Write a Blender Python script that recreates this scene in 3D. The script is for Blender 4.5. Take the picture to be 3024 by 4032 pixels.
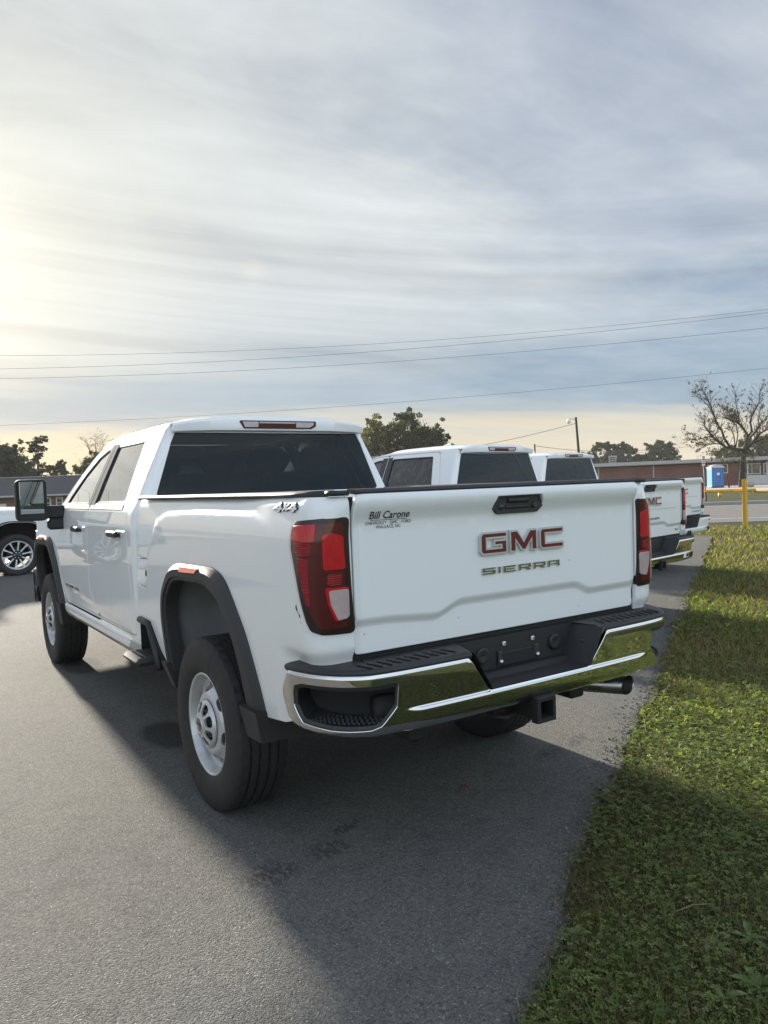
import bpy, math, random
import numpy as np
from mathutils import Vector, Matrix
from mathutils.geometry import delaunay_2d_cdt, tessellate_polygon

for o in list(bpy.data.objects): bpy.data.objects.remove(o)
scene = bpy.context.scene
COL = scene.collection
rad = math.radians

# ------------------------------------------------------------------ camera, sky, sun, exposure
SUN_AZ, SUN_EL = rad(1.7), rad(15.7)          # clockwise from +Y, above the horizon
SUN_DIR = Vector((math.sin(SUN_AZ)*math.cos(SUN_EL), math.cos(SUN_AZ)*math.cos(SUN_EL), math.sin(SUN_EL)))
cam_d = bpy.data.cameras.new('camera'); cam = bpy.data.objects.new('camera', cam_d); COL.objects.link(cam)
cam_d.sensor_fit = 'VERTICAL'; cam_d.sensor_height = 36.0; cam_d.lens = 2982.9/4032*36.0
cam_d.clip_start = 0.05; cam_d.clip_end = 5000
_r = Vector((0.83175287, -0.55390592, -0.03708622)); _u = Vector((0.05076187, 0.00936, 0.99866692)); _f = Vector((0.5528204, 0.83252665, -0.03590251))
cam.matrix_world = Matrix(((_r.x, _u.x, -_f.x, -2.2147), (_r.y, _u.y, -_f.y, -3.542), (_r.z, _u.z, -_f.z, 1.5357), (0, 0, 0, 1)))
scene.camera = cam
scene.view_settings.view_transform = 'Standard'; scene.view_settings.look = 'None'
scene.view_settings.gamma = 1.0; scene.view_settings.use_curve_mapping = False
scene.view_settings.exposure = 1.45
scene.cycles.use_denoising = True
scene.cycles.max_bounces = 8; scene.cycles.transparent_max_bounces = 12
scene.cycles.sample_clamp_indirect = 6.0; scene.cycles.caustics_reflective = False; scene.cycles.caustics_refractive = False

sun_d = bpy.data.lights.new('sun', 'SUN'); sun = bpy.data.objects.new('sun', sun_d); COL.objects.link(sun)
sun_d.energy = 5.0; sun_d.angle = rad(2.4); sun_d.color = (1.0, 0.91, 0.78)
sun.rotation_euler = SUN_DIR.to_track_quat('Z', 'Y').to_euler()

class NT:
    """small helper to write node trees"""
    def __init__(s, nt): s.nt = nt; nt.nodes.clear()
    def n(s, t, **k):
        nd = s.nt.nodes.new(t)
        for a, v in k.items(): setattr(nd, a, v)
        return nd
    def put(s, sock, v):
        if v is None: return
        if hasattr(v, 'links') or isinstance(v, bpy.types.NodeSocket): s.nt.links.new(v, sock)
        else:
            if isinstance(v, (tuple, list)) and len(v) == 3 and sock.type == 'RGBA': v = (*v, 1)
            sock.default_value = v
    def m(s, op, a, b=None, c=None, clamp=False):
        nd = s.n('ShaderNodeMath', operation=op, use_clamp=clamp)
        for i, v in enumerate((a, b, c)):
            if v is not None: s.put(nd.inputs[i], v)
        return nd.outputs[0]
    def vm(s, op, a, b=None):
        nd = s.n('ShaderNodeVectorMath', operation=op); s.put(nd.inputs[0], a)
        if b is not None: s.put(nd.inputs[3 if op == 'SCALE' else 1], b)
        return nd.outputs[1] if op in ('DOT_PRODUCT', 'LENGTH', 'DISTANCE') else nd.outputs[0]
    def mix(s, f, a, b, blend='MIX'):
        nd = s.n('ShaderNodeMix', data_type='RGBA', blend_type=blend); s.put(nd.inputs[0], f); s.put(nd.inputs[6], a); s.put(nd.inputs[7], b)
        return nd.outputs[2]
    def mr(s, v, a, b, c=0.0, d=1.0, smooth=True):
        nd = s.n('ShaderNodeMapRange', interpolation_type='SMOOTHSTEP' if smooth else 'LINEAR'); nd.clamp = True
        for i, x in enumerate((v, a, b, c, d)): s.put(nd.inputs[i], x)
        return nd.outputs[0]
    def noise(s, vec, scale, detail=4, rough=.5, dist=0.0, dim='3D'):
        nd = s.n('ShaderNodeTexNoise', noise_dimensions=dim); s.put(nd.inputs['Vector'], vec)
        s.put(nd.inputs['Scale'], scale); s.put(nd.inputs['Detail'], detail); s.put(nd.inputs['Roughness'], rough); s.put(nd.inputs['Distortion'], dist)
        return nd.outputs['Fac']
    def vor(s, vec, scale, feature='F1'):
        nd = s.n('ShaderNodeTexVoronoi', feature=feature); s.put(nd.inputs['Vector'], vec); s.put(nd.inputs['Scale'], scale); return nd
    def ramp(s, f, stops):
        nd = s.n('ShaderNodeValToRGB'); e = nd.color_ramp.elements
        e[0].position, e[0].color = stops[0][0], (*stops[0][1], 1); e[1].position, e[1].color = stops[-1][0], (*stops[-1][1], 1)
        for p, c in stops[1:-1]:
            q = e.new(p); q.color = (*c, 1)
        s.put(nd.inputs[0], f); return nd.outputs[0]
    def sep(s, v):
        nd = s.n('ShaderNodeSeparateXYZ'); s.put(nd.inputs[0], v); return nd.outputs
    def comb(s, x, y, z):
        nd = s.n('ShaderNodeCombineXYZ')
        for i, v in enumerate((x, y, z)): s.put(nd.inputs[i], v)
        return nd.outputs[0]

# ---- sky: Nishita daylight behind a sheet of thin, streaky high cloud
world = bpy.data.worlds.new('World'); scene.world = world; world.use_nodes = True
W = NT(world.node_tree)
tc = W.n('ShaderNodeTexCoord'); D = tc.outputs['Generated']
sky = W.n('ShaderNodeTexSky', sky_type='NISHITA'); sky.sun_disc = False
sky.sun_elevation = SUN_EL; sky.sun_rotation = SUN_AZ; sky.air_density = 1.0; sky.dust_density = 1.5; sky.ozone_density = 1.0
bg1 = W.n('ShaderNodeBackground'); W.put(bg1.inputs[0], sky.outputs[0]); bg1.inputs[1].default_value = 0.05
dx, dy, dz = W.sep(D)
el = W.m('ARCSINE', W.m('MAXIMUM', W.m('MINIMUM', dz, 1.0), -1.0))          # elevation, radians
az = W.m('ARCTAN2', dx, dy)                                                  # clockwise from +Y
cg = W.vm('DOT_PRODUCT', D, tuple(SUN_DIR)); ang = W.m('ARCCOSINE', W.m('MINIMUM', cg, 1.0))
h = W.m('ADD', W.m('MAXIMUM', dz, 0.0), 0.10)
px, py = W.m('DIVIDE', dx, h), W.m('DIVIDE', dy, h)
P2 = W.comb(px, py, 0.0)
# stretch the noise so that streaks run along one direction
def streak(rot, sx, sy, scale, detail, seed, rough=.55):
    mp = W.n('ShaderNodeMapping'); W.put(mp.inputs['Vector'], P2); mp.inputs['Rotation'].default_value = (0, 0, rot)
    mp.inputs['Scale'].default_value = (sx, sy, 1); mp.inputs['Location'].default_value = (seed, seed*.7, seed*.3)
    return W.noise(mp.outputs[0], scale, detail, rough, .5)
n_big = streak(rad(40), .40, .75, .85, 5, 3.1)
n_str = streak(rad(30), .10, 1.3, 1.1, 6, 8.3, .55)
n_fine = streak(rad(62), .45, 1.5, 2.2, 8, 1.7, .62)
n_low = W.noise(W.comb(az, W.m('MULTIPLY', el, 7.0), 0.0), 2.2, 5, .5, .6)
n_low2 = W.noise(W.comb(W.m('MULTIPLY', az, 1.2), W.m('MULTIPLY', W.m('SUBTRACT', el, W.m('MULTIPLY', az, -.06)), 24.0), 3.0), 1.5, 6, .55, .4)
n_con = W.noise(W.comb(W.m('MULTIPLY', az, .9), W.m('MULTIPLY', W.m('ADD', el, W.m('MULTIPLY', az, .085)), 46.0), 7.0), 1.0, 5, .55, .25)
lowf = W.mr(el, rad(4), rad(18), 1.0, 0.0)
# bank heights wander with the noise
# the banks lie lower and closer together towards the sun
fan = W.m('MINIMUM', W.m('MULTIPLY', W.m('SUBTRACT', 1.0, W.m('COSINE', W.m('SUBTRACT', az, rad(7)))), 131.0/54), 1.0)
bank_c = W.m('ADD', rad(6.2), W.m('MULTIPLY', fan, rad(2.0))); bank_s = W.m('SUBTRACT', 1.75, W.m('MULTIPLY', fan, 1.0))
near_h = W.mr(el, rad(11), rad(22), 1.0, 0.0)
el_b = W.m('ADD', W.m('MULTIPLY', near_h, W.m('ADD', rad(7), W.m('MULTIPLY', W.m('SUBTRACT', el, bank_c), bank_s))), W.m('MULTIPLY', W.m('SUBTRACT', 1.0, near_h), el))
eln = W.m('ADD', el_b, W.m('ADD', W.m('MULTIPLY', W.m('SUBTRACT', n_low, .5), rad(7)), W.m('MULTIPLY', W.m('SUBTRACT', n_low2, .5), rad(8))))
base = W.ramp(W.m('DIVIDE', W.m('MAXIMUM', eln, 0.0), rad(90)), [(0, (.37, .320, .245)), (2.0/90, (.360, .322, .250)), (3.6/90, (.285, .285, .262)), (5.6/90, (.165, .215, .262)), (8.4/90, (.138, .192, .246)), (12/90, (.212, .250, .272)), (18/90, (.275, .300, .308)), (30/90, (.262, .284, .298)), (50/90, (.228, .240, .284)), (1, (.228, .240, .284))])
n_puff = W.noise(W.comb(px, py, 5.0), 1.6, 8, .6, .3)
cov = W.m('ADD', W.m('MULTIPLY', n_big, .38), W.m('ADD', W.m('MULTIPLY', n_str, .20), W.m('ADD', W.m('MULTIPLY', n_fine, .14), W.m('MULTIPLY', n_puff, .28))))
cov = W.m('ADD', cov, W.mr(ang, rad(12), rad(56), .09, -.055))
tt = W.mr(cov, .36, .62)
# thin gaps show bluer sky, thick veil is whiter
c = W.mix(W.m('MULTIPLY', tt, W.m('SUBTRACT', 1.0, W.m('MULTIPLY', lowf, .8))), W.mix(1.0, base, W.mix(lowf, (.74, .79, .94), (1, 1, 1)), 'MULTIPLY'), (.312, .330, .334))
glow = W.mr(ang, rad(1), rad(27), .62, 0.0); glow2 = W.m('POWER', W.mr(ang, 0.0, rad(11), 1.0, 0.0, False), 1.5)
lit = W.mix(W.mr(eln, rad(3.5), rad(11)), (.50, .37, .205), (.430, .425, .365))
gap = W.mr(eln, rad(3.5), rad(10), 0.0, 1.0); blue_bank = W.m('MULTIPLY', W.mr(eln, rad(3.4), rad(5.2)), W.mr(eln, rad(7.5), rad(11), 1.0, 0.0))
c = W.mix(W.m('MULTIPLY', glow, W.m('MULTIPLY', W.m('SUBTRACT', .86, W.m('MULTIPLY', blue_bank, .72)), W.mr(cov, .34, .60, .72, 1.0))), c, lit)
gl = W.n('ShaderNodeMix', data_type='RGBA', blend_type='ADD'); W.put(gl.inputs[0], W.m('MULTIPLY', glow2, W.mr(n_str, .34, .64, .55, 1.0))); W.put(gl.inputs[6], c); W.put(gl.inputs[7], (.15, .132, .085))
c = gl.outputs[2]
# thin drawn-out streamers and mottled veil
con = W.m('MULTIPLY', W.mr(el, rad(6), rad(11)), W.mr(el, rad(17), rad(24), 1.0, 0.0))
mott = W.m('ADD', W.m('MULTIPLY', W.m('SUBTRACT', W.m('ADD', W.m('MULTIPLY', n_fine, .55), W.m('MULTIPLY', n_puff, .45)), .5), W.mr(el, rad(12), rad(24), .25, .85)), W.m('ADD', W.m('MULTIPLY', W.m('SUBTRACT', n_con, .5), W.m('MULTIPLY', con, .52)), W.m('MULTIPLY', W.m('SUBTRACT', n_big, .5), .30)))
c = W.vm('SCALE', c, W.m('ADD', 1.0, mott))
# sun dog at 22 degrees beside the sun
dog = Vector((math.sin(rad(24.6))*math.cos(rad(15.6)), math.cos(rad(24.6))*math.cos(rad(15.6)), math.sin(rad(15.6))))
da = W.m('ARCCOSINE', W.m('MINIMUM', W.vm('DOT_PRODUCT', D, tuple(dog)), 1.0))
sd = W.n('ShaderNodeMix', data_type='RGBA', blend_type='ADD'); W.put(sd.inputs[0], W.mr(da, 0.0, rad(1.4), .35, 0.0)); W.put(sd.inputs[6], c); W.put(sd.inputs[7], (.09, .06, .02)); c = sd.outputs[2]
# front-lit cloud out of view, brightened further to fill the shaded tailgate
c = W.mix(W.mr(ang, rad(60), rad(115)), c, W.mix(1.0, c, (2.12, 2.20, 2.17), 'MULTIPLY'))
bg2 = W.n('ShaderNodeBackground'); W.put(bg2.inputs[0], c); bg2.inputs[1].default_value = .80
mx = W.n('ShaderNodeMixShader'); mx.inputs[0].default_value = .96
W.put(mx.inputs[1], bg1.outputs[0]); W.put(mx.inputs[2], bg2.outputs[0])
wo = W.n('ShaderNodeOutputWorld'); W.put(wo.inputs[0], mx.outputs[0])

# ------------------------------------------------------------------ materials
def mat(name, base=(.5, .5, .5), rough=.5, metal=0.0, coat=0.0, coat_rough=.03, spec=.5, build=None, sss=0.0, emit=None, trans=0.0):
    m = bpy.data.materials.new(name); m.use_nodes = True; t = NT(m.node_tree)
    p = t.n('ShaderNodeBsdfPrincipled'); o = t.n('ShaderNodeOutputMaterial'); t.put(o.inputs[0], p.outputs[0])
    p.inputs['Base Color'].default_value = (*base, 1); p.inputs['Roughness'].default_value = rough; p.inputs['Metallic'].default_value = metal
    p.inputs['Coat Weight'].default_value = coat; p.inputs['Coat Roughness'].default_value = coat_rough; p.inputs['Specular IOR Level'].default_value = spec
    p.inputs['Transmission Weight'].default_value = trans
    if build: build(t, p)
    return m
def coords(t, kind='Object'): return t.n('ShaderNodeTexCoord').outputs[kind]
def bump(t, p, height, strength=.3, dist=.01, coat=False):
    b = t.n('ShaderNodeBump'); b.inputs['Strength'].default_value = strength; b.inputs['Distance'].default_value = dist
    t.put(b.inputs['Height'], height); t.put(p.inputs['Normal'], b.outputs[0])
    if coat: t.put(p.inputs['Coat Normal'], b.outputs[0])

def speckle(c0, c1, scale, bstr=.25, bdist=.002, vary=.06):
    def f(t, p):
        v = coords(t); n = t.noise(v, scale, 3, .6); n2 = t.noise(v, 4.0, 3)
        t.put(p.inputs['Base Color'], t.mix(t.m('ADD', t.m('MULTIPLY', n, .6), t.m('MULTIPLY', n2, .4)), c0, c1))
        bump(t, p, n, bstr, bdist)
        t.put(p.inputs['Roughness'], t.mr(n2, .3, .7, p.inputs['Roughness'].default_value-vary, p.inputs['Roughness'].default_value+vary))
    return f
def paint_b(t, p):
    v = coords(t); n = t.noise(v, 2.2, 3); 
    g = t.n('ShaderNodeNewGeometry'); up = t.sep(g.outputs['Normal'])[2]
    # dust film low on the body, dew beads on faces that look at the sky
    z = t.sep(v)[2]
    dust = t.m('MULTIPLY', t.mr(z, 1.0, .45), t.mr(t.noise(v, 9.0, 6, .65), .42, .75))
    t.put(p.inputs['Base Color'], t.mix(t.m('MULTIPLY', dust, .45), (.84, .86, .86), (.54, .51, .46)))
    dew = t.m('MULTIPLY', t.mr(up, .25, .65), t.mr(t.noise(v, 700.0, 1), .50, .72))
    t.put(p.inputs['Coat Roughness'], t.mr(dust, 0.0, 1.0, .02, .30))
    b = t.n('ShaderNodeBump'); b.inputs['Strength'].default_value = .55; b.inputs['Distance'].default_value = .0015; t.put(b.inputs['Height'], dew); t.put(p.inputs['Coat Normal'], b.outputs[0])
M = {}
M['paint'] = mat('white_paint', (.8, .81, .82), .45, coat=1.0, build=paint_b)
M['paint_far'] = mat('white_paint_plain', (.84, .86, .86), .45, coat=1.0, coat_rough=.04)
M['trim'] = mat('black_textured_plastic', (.016, .017, .018), .55, build=speckle((.012, .0125, .013), (.024, .025, .026), 900, .25, .0008))
M['trim_grey'] = mat('dark_grey_plastic', (.045, .047, .05), .6, build=speckle((.024, .025, .027), (.040, .0415, .043), 700, .2, .0008))
M['gloss'] = mat('black_gloss', (.008, .008, .009), .12, coat=.6)
M['rubber'] = mat('tyre_rubber', (.017, .0172, .018), .72, build=speckle((.013, .013, .014), (.026, .0255, .025), 60, .1, .001))
M['chrome'] = mat('chrome', (.66, .66, .655), .035, 1.0, build=lambda t, p: t.put(p.inputs['Roughness'], t.mr(t.noise(coords(t), 6, 5), .35, .7, .02, .09)))
M['chrome_badge'] = mat('badge_chrome', (.60, .61, .60), .10, 1.0)
M['badge_silver'] = mat('badge_silver', (.60, .62, .63), .30, .6)
M['steel'] = mat('silver_wheel_paint', (.46, .475, .49), .30, .40, coat=.5, build=lambda t, p: t.put(p.inputs['Base Color'], t.mix(t.mr(t.noise(coords(t), 14, 5, .6), .45, .75, 0, .5), (.56, .575, .58), (.36, .36, .35))))
M['alloy'] = mat('machined_alloy', (.72, .73, .74), .35, .2)
M['alloy_dark'] = mat('dark_alloy', (.06, .062, .065), .35, .4)
M['under'] = mat('chassis_black', (.012, .012, .012), .7)
M['well'] = mat('primed_bed_underside', (.26, .27, .28), .6, build=speckle((.17, .175, .18), (.31, .32, .325), 12, .1, .002))
M['exhaust'] = mat('brushed_steel', (.42, .42, .43), .30, 1.0, build=lambda t, p: t.put(p.inputs['Roughness'], t.mr(t.noise(coords(t), 30, 4), .3, .7, .22, .42)))
M['red_badge'] = mat('badge_red', (.115, .006, .011), .3, coat=.5)
M['ink'] = mat('decal_ink', (.010, .010, .013), .5)
M['white_plastic'] = mat('white_plastic', (.75, .75, .74), .4)
M['zinc'] = mat('zinc_bolt', (.55, .55, .56), .3, 1.0)
M['amber'] = mat('amber_lens', (.95, .17, .012), .16, coat=1.0, build=lambda t, p: bump(t, p, t.n('ShaderNodeTexWave').outputs['Fac'], .05, .001))
def lens(name, col, rough=.1, wave=None):
    def f(t, p):
        if wave:
            w = t.n('ShaderNodeTexWave'); w.bands_direction = wave[0]; w.inputs['Scale'].default_value = wave[1]; t.put(w.inputs['Vector'], coords(t)); bump(t, p, w.outputs['Fac'], .5, .002)
            p.inputs['Coat Normal'].default_value = (0, 0, 0)
        n = t.noise(coords(t), 26, 2); t.put(p.inputs['Base Color'], t.mix(n, tuple(x*.7 for x in col), tuple(min(1, x*1.3) for x in col)))
    return mat(name, col, rough, coat=.25, coat_rough=.05, build=f)
M['lens_smoke'] = lens('smoked_red_lens', (.010, .0015, .0025), .35)
M['lens_dark'] = lens('dark_red_lens', (.105, .003, .008), .3)
M['brake_lens'] = mat('brake_lens', (.045, .004, .006), .3, coat=.3)
M['lens_red'] = lens('red_lens', (.82, .012, .028), .25, ('X', 60))
M['lens_mid'] = lens('mid_red_lens', (.38, .007, .016), .25, ('Z', 40))
M['lens_clear'] = lens('reverse_lens', (.85, .82, .83), .25, ('X', 90))
M['lens_white'] = lens('cargo_lens', (.50, .48, .49), .3, ('X', 60))
M['cloth'] = mat('seat_cloth', (.022, .022, .024), .9)
M['headliner'] = mat('headliner', (.30, .29, .28), .95)
def glass(name, tint, coat_f=1.0, streaks=0.0):
    m = bpy.data.materials.new(name); m.use_nodes = True; t = NT(m.node_tree); o = t.n('ShaderNodeOutputMaterial')
    tr = t.n('ShaderNodeBsdfTransparent'); tr.inputs[0].default_value = (*tint, 1)
    gl = t.n('ShaderNodeBsdfGlossy'); gl.inputs['Roughness'].default_value = .0; gl.inputs[0].default_value = (1, 1, 1, 1)
    fr = t.n('ShaderNodeFresnel'); fr.inputs['IOR'].default_value = 1.52
    mxx = t.n('ShaderNodeMixShader'); t.put(mxx.inputs[0], t.m('MULTIPLY', fr.outputs[0], 1.5*coat_f, clamp=True)); t.put(mxx.inputs[1], tr.outputs[0]); t.put(mxx.inputs[2], gl.outputs[0])
    res = mxx.outputs[0]
    if streaks:   # dew film and run marks
        df = t.n('ShaderNodeBsdfDiffuse'); df.inputs[0].default_value = (.5, .52, .52, 1)
        v = coords(t); s = t.sep(v); run = t.noise(t.comb(t.m('MULTIPLY', s[0], 40.0), t.m('MULTIPLY', s[1], 40.0), t.m('MULTIPLY', s[2], 2.0)), 1.0, 4, .6)
        m2 = t.n('ShaderNodeMixShader'); t.put(m2.inputs[0], t.mr(run, .45, .8, 0.0, streaks)); t.put(m2.inputs[1], res); t.put(m2.inputs[2], df.outputs[0]); res = m2.outputs[0]
    t.put(o.inputs[0], res); return m
M['glass_dark'] = glass('privacy_glass', (.19, .235, .24), .48, .008)
M['glass_green'] = glass('front_door_glass', (.84, .93, .86), 1.5)
M['glass_side'] = glass('rear_door_glass', (.05, .06, .06), 1.2, .26)
M['mirror'] = mat('mirror_glass', (.30, .33, .33), .01, 1.0)

# ------------------------------------------------------------------ mesh helpers
def mesh(name, V, F, normals=None, smooth=True):
    me = bpy.data.meshes.new(name)
    V = np.asarray(V, dtype=np.float32).reshape(-1, 3)
    me.from_pydata(V.tolist() if len(V) < 60000 else V.tolist(), [], F if isinstance(F, list) else F.tolist())
    if smooth: me.polygons.foreach_set('use_smooth', np.ones(len(me.polygons), dtype=bool))
    if normals is not None: me.normals_split_custom_set_from_vertices(np.asarray(normals, dtype=np.float32).reshape(-1, 3).tolist())
    me.update(); return me
def tri_mesh(name, V, T, smooth=False):
    """fast path for big triangle meshes"""
    me = bpy.data.meshes.new(name); V = np.ascontiguousarray(V, np.float32); T = np.ascontiguousarray(T, np.int32)
    me.vertices.add(len(V)); me.vertices.foreach_set('co', V.ravel())
    me.loops.add(T.size); me.loops.foreach_set('vertex_index', T.ravel())
    me.polygons.add(len(T)); me.polygons.foreach_set('loop_start', np.arange(0, T.size, 3, dtype=np.int32)); me.polygons.foreach_set('loop_total', np.full(len(T), 3, np.int32))
    me.polygons.foreach_set('use_smooth', np.full(len(T), smooth)); me.update(calc_edges=True); return me
def obj(name, me, m=None, parent=None, loc=None, **props):
    o = bpy.data.objects.new(name, me); COL.objects.link(o)
    if m is not None and me is not None and not me.materials: me.materials.append(m if isinstance(m, bpy.types.Material) else M[m])
    if parent: o.parent = parent
    if loc: o.location = loc
    for k, v in props.items(): o[k] = v
    return o
def empty(name, loc, rz, label, cat, group=None):
    o = bpy.data.objects.new(name, None); COL.objects.link(o); o.location = loc; o.rotation_euler = (0, 0, rz); o['label'] = label; o['category'] = cat
    if group: o['group'] = group
    return o
def tag(o, label, cat, group=None):
    o['label'] = label; o['category'] = cat
    if group: o['group'] = group
    return o
def join(parts):
    """[(V,F)] -> V,F"""
    V, F, k = [], [], 0
    for v, f in parts:
        v = np.asarray(v, float).reshape(-1, 3); V.append(v); F += [tuple(i+k for i in q) for q in f]; k += len(v)
    return np.vstack(V), F
def box(cx, cy, cz, sx, sy, sz, bev=0.0, rot=None):
    b = min(bev, sx/2*.9, sy/2*.9, sz/2*.9)
    if b <= 0:
        V = [(cx+a*sx/2, cy+c_*sy/2, cz+d*sz/2) for d in (-1, 1) for c_ in (-1, 1) for a in (-1, 1)]
        F = [(0, 2, 3, 1), (4, 5, 7, 6), (0, 1, 5, 4), (2, 6, 7, 3), (0, 4, 6, 2), (1, 3, 7, 5)]
    else:
        V, F = [], []; idx = {}
        for sxn in (-1, 1):
            for syn in (-1, 1):
                for szn in (-1, 1):
                    for a in range(3):
                        d = [sx/2-b, sy/2-b, sz/2-b]; d[a] += b
                        idx[(sxn, syn, szn, a)] = len(V); V.append((sxn*d[0], syn*d[1], szn*d[2]))
        def q(*k): F.append(tuple(idx[x] for x in k))
        for s in (-1, 1):
            q(*([(s, -1, -1, 0), (s, 1, -1, 0), (s, 1, 1, 0), (s, -1, 1, 0)][::s])); q(*([(-1, s, -1, 1), (-1, s, 1, 1), (1, s, 1, 1), (1, s, -1, 1)][::s])); q(*([(-1, -1, s, 2), (1, -1, s, 2), (1, 1, s, 2), (-1, 1, s, 2)][::s]))
        for a in (-1, 1):
            for c_ in (-1, 1):
                q((a, c_, -1, 0), (a, c_, -1, 1), (a, c_, 1, 1), (a, c_, 1, 0)); q((a, -1, c_, 0), (a, -1, c_, 2), (a, 1, c_, 2), (a, 1, c_, 0)); q((-1, a, c_, 1), (-1, a, c_, 2), (1, a, c_, 2), (1, a, c_, 1))
                for e in (-1, 1): q((a, c_, e, 0), (a, c_, e, 1), (a, c_, e, 2))
        V = [(cx+x, cy+y, cz+z) for x, y, z in V]
        # fix winding by outward test
        G = []
        for f in F:
            p = [Vector(V[i])-Vector((cx, cy, cz)) for i in f]; nn = (p[1]-p[0]).cross(p[2]-p[0])
            G.append(f if nn.dot(sum(p, Vector())) > 0 else f[::-1])
        F = G
    if rot is not None:
        C0 = Vector((cx, cy, cz)); V = [tuple(C0+rot @ (Vector(v)-C0)) for v in V]
    return np.array(V), F
def tube(pts, r, sides=8, caps=True):
    pts = [Vector(p) for p in pts]; R_ = list(r) if hasattr(r, '__len__') else [r]*len(pts); V, F = [], []; up = Vector((0, 0, 1))
    prev = None
    for i, p in enumerate(pts):
        t_ = (pts[min(i+1, len(pts)-1)]-pts[max(i-1, 0)]).normalized()
        a = prev if prev is not None else (up if abs(t_.z) < .9 else Vector((1, 0, 0)))
        n1 = (a-t_*a.dot(t_)).normalized(); n2 = t_.cross(n1); prev = n1
        for k in range(sides):
            g = 2*math.pi*k/sides; V.append(tuple(p+(n1*math.cos(g)+n2*math.sin(g))*R_[i]))
    for i in range(len(pts)-1):
        for k in range(sides): a = i*sides+k; b = i*sides+(k+1) % sides; F.append((a, b, b+sides, a+sides))
    if caps: F.append(tuple(range(sides))[::-1]); F.append(tuple((len(pts)-1)*sides+k for k in range(sides)))
    return np.array(V), F
def lathe(prof, n=48, axis='x', closed=False):
    """prof: [(axial, radius)]"""
    V, F = [], []
    for a, r in prof:
        for k in range(n):
            g = 2*math.pi*k/n; c_, s_ = math.cos(g)*r, math.sin(g)*r
            V.append({'x': (a, c_, s_), 'y': (s_, a, c_), 'z': (c_, s_, a)}[axis])
    m_ = len(prof)
    for i in range(m_ if closed else m_-1):
        j = (i+1) % m_
        for k in range(n): F.append((i*n+k, i*n+(k+1) % n, j*n+(k+1) % n, j*n+k))
    return np.array(V), F
def grid_surf(fn, us, vs):
    V = [fn(u, v) for v in vs for u in us]; n = len(us); F = [(j*n+i, j*n+i+1, (j+1)*n+i+1, (j+1)*n+i) for j in range(len(vs)-1) for i in range(n-1)]
    return np.array(V, float), F
def mo(name, vf, m, parent=None, smooth=True, angle=None, **props):
    me = mesh(name, vf[0], vf[1], smooth=smooth)
    if angle is not None: me.set_sharp_from_angle(angle=rad(angle))
    return obj(name, me, m, parent, **props)

def pchip(xs, ys):
    xs = np.array(xs, float); ys = np.array(ys, float); hh = np.diff(xs); dl = np.diff(ys)/hh; m_ = np.zeros(len(xs))
    for i in range(1, len(xs)-1):
        if dl[i-1]*dl[i] > 0: m_[i] = 2/(1/dl[i-1]+1/dl[i])
    m_[0] = dl[0]; m_[-1] = dl[-1]
    def f(x):
        x = np.asarray(x, float); i = np.clip(np.searchsorted(xs, x)-1, 0, len(hh)-1); q = (x-xs[i])/hh[i]
        return ys[i]*(2*q**3-3*q**2+1)+hh[i]*m_[i]*(q**3-2*q**2+q)+ys[i+1]*(-2*q**3+3*q**2)+hh[i]*m_[i+1]*(q**3-q**2)
    return f
def ss(a, b, x):
    q = np.clip((np.asarray(x, float)-a)/(b-a), 0, 1); return q*q*(3-2*q)

def inside(P, poly):
    poly = np.asarray(poly, float); x, y = P[:, 0], P[:, 1]; r = np.zeros(len(P), bool); j = len(poly)-1
    for i in range(len(poly)):
        xi, yi = poly[i]; xj, yj = poly[j]
        if yi != yj: r ^= ((yi > y) != (yj > y)) & (x < (xj-xi)*(y-yi)/(yj-yi)+xi)
        j = i
    return r
def seg_dist(P, poly, closed=True):
    poly = np.asarray(poly, float); d = np.full(len(P), 1e9); n = len(poly)
    for i in range(n if closed else n-1):
        a, b = poly[i], poly[(i+1) % n]; ab = b-a; q = np.clip(((P-a)@ab)/max(ab@ab, 1e-12), 0, 1); d = np.minimum(d, np.hypot(*(P-a-q[:, None]*ab).T))
    return d
def fillet(poly, r, n=5):
    """round the corners of a polygon; r a number or one per corner"""
    out = []; N = len(poly); rs = r if hasattr(r, '__len__') else [r]*N
    for i in range(N):
        p = np.array(poly[i], float); a = np.array(poly[i-1], float)-p; b = np.array(poly[(i+1) % N], float)-p; la, lb = np.hypot(*a), np.hypot(*b)
        a /= la; b /= lb; cs = np.clip(a@b, -1, 1)
        if rs[i] <= 0 or cs < -.999: out.append(tuple(p)); continue
        th = math.acos(cs); d = min(rs[i]/math.tan(th/2), la*.48, lb*.48)
        p0, p1 = p+a*d, p+b*d
        for k in range(n+1):
            q = k/n; out.append(tuple((1-q)**2*p0+2*q*(1-q)*p+q*q*p1))
    return out
def resample(poly, step):
    out = []
    for i in range(len(poly)):
        a = np.array(poly[i], float); b = np.array(poly[(i+1) % len(poly)], float); k = max(1, int(math.ceil(np.hypot(*(b-a))/step)))
        for j in range(k): out.append(tuple(a+(b-a)*j/k))
    # drop near duplicates
    res = []
    for p in out:
        if not res or math.hypot(p[0]-res[-1][0], p[1]-res[-1][1]) > 1e-4: res.append(p)
    return res
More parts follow.
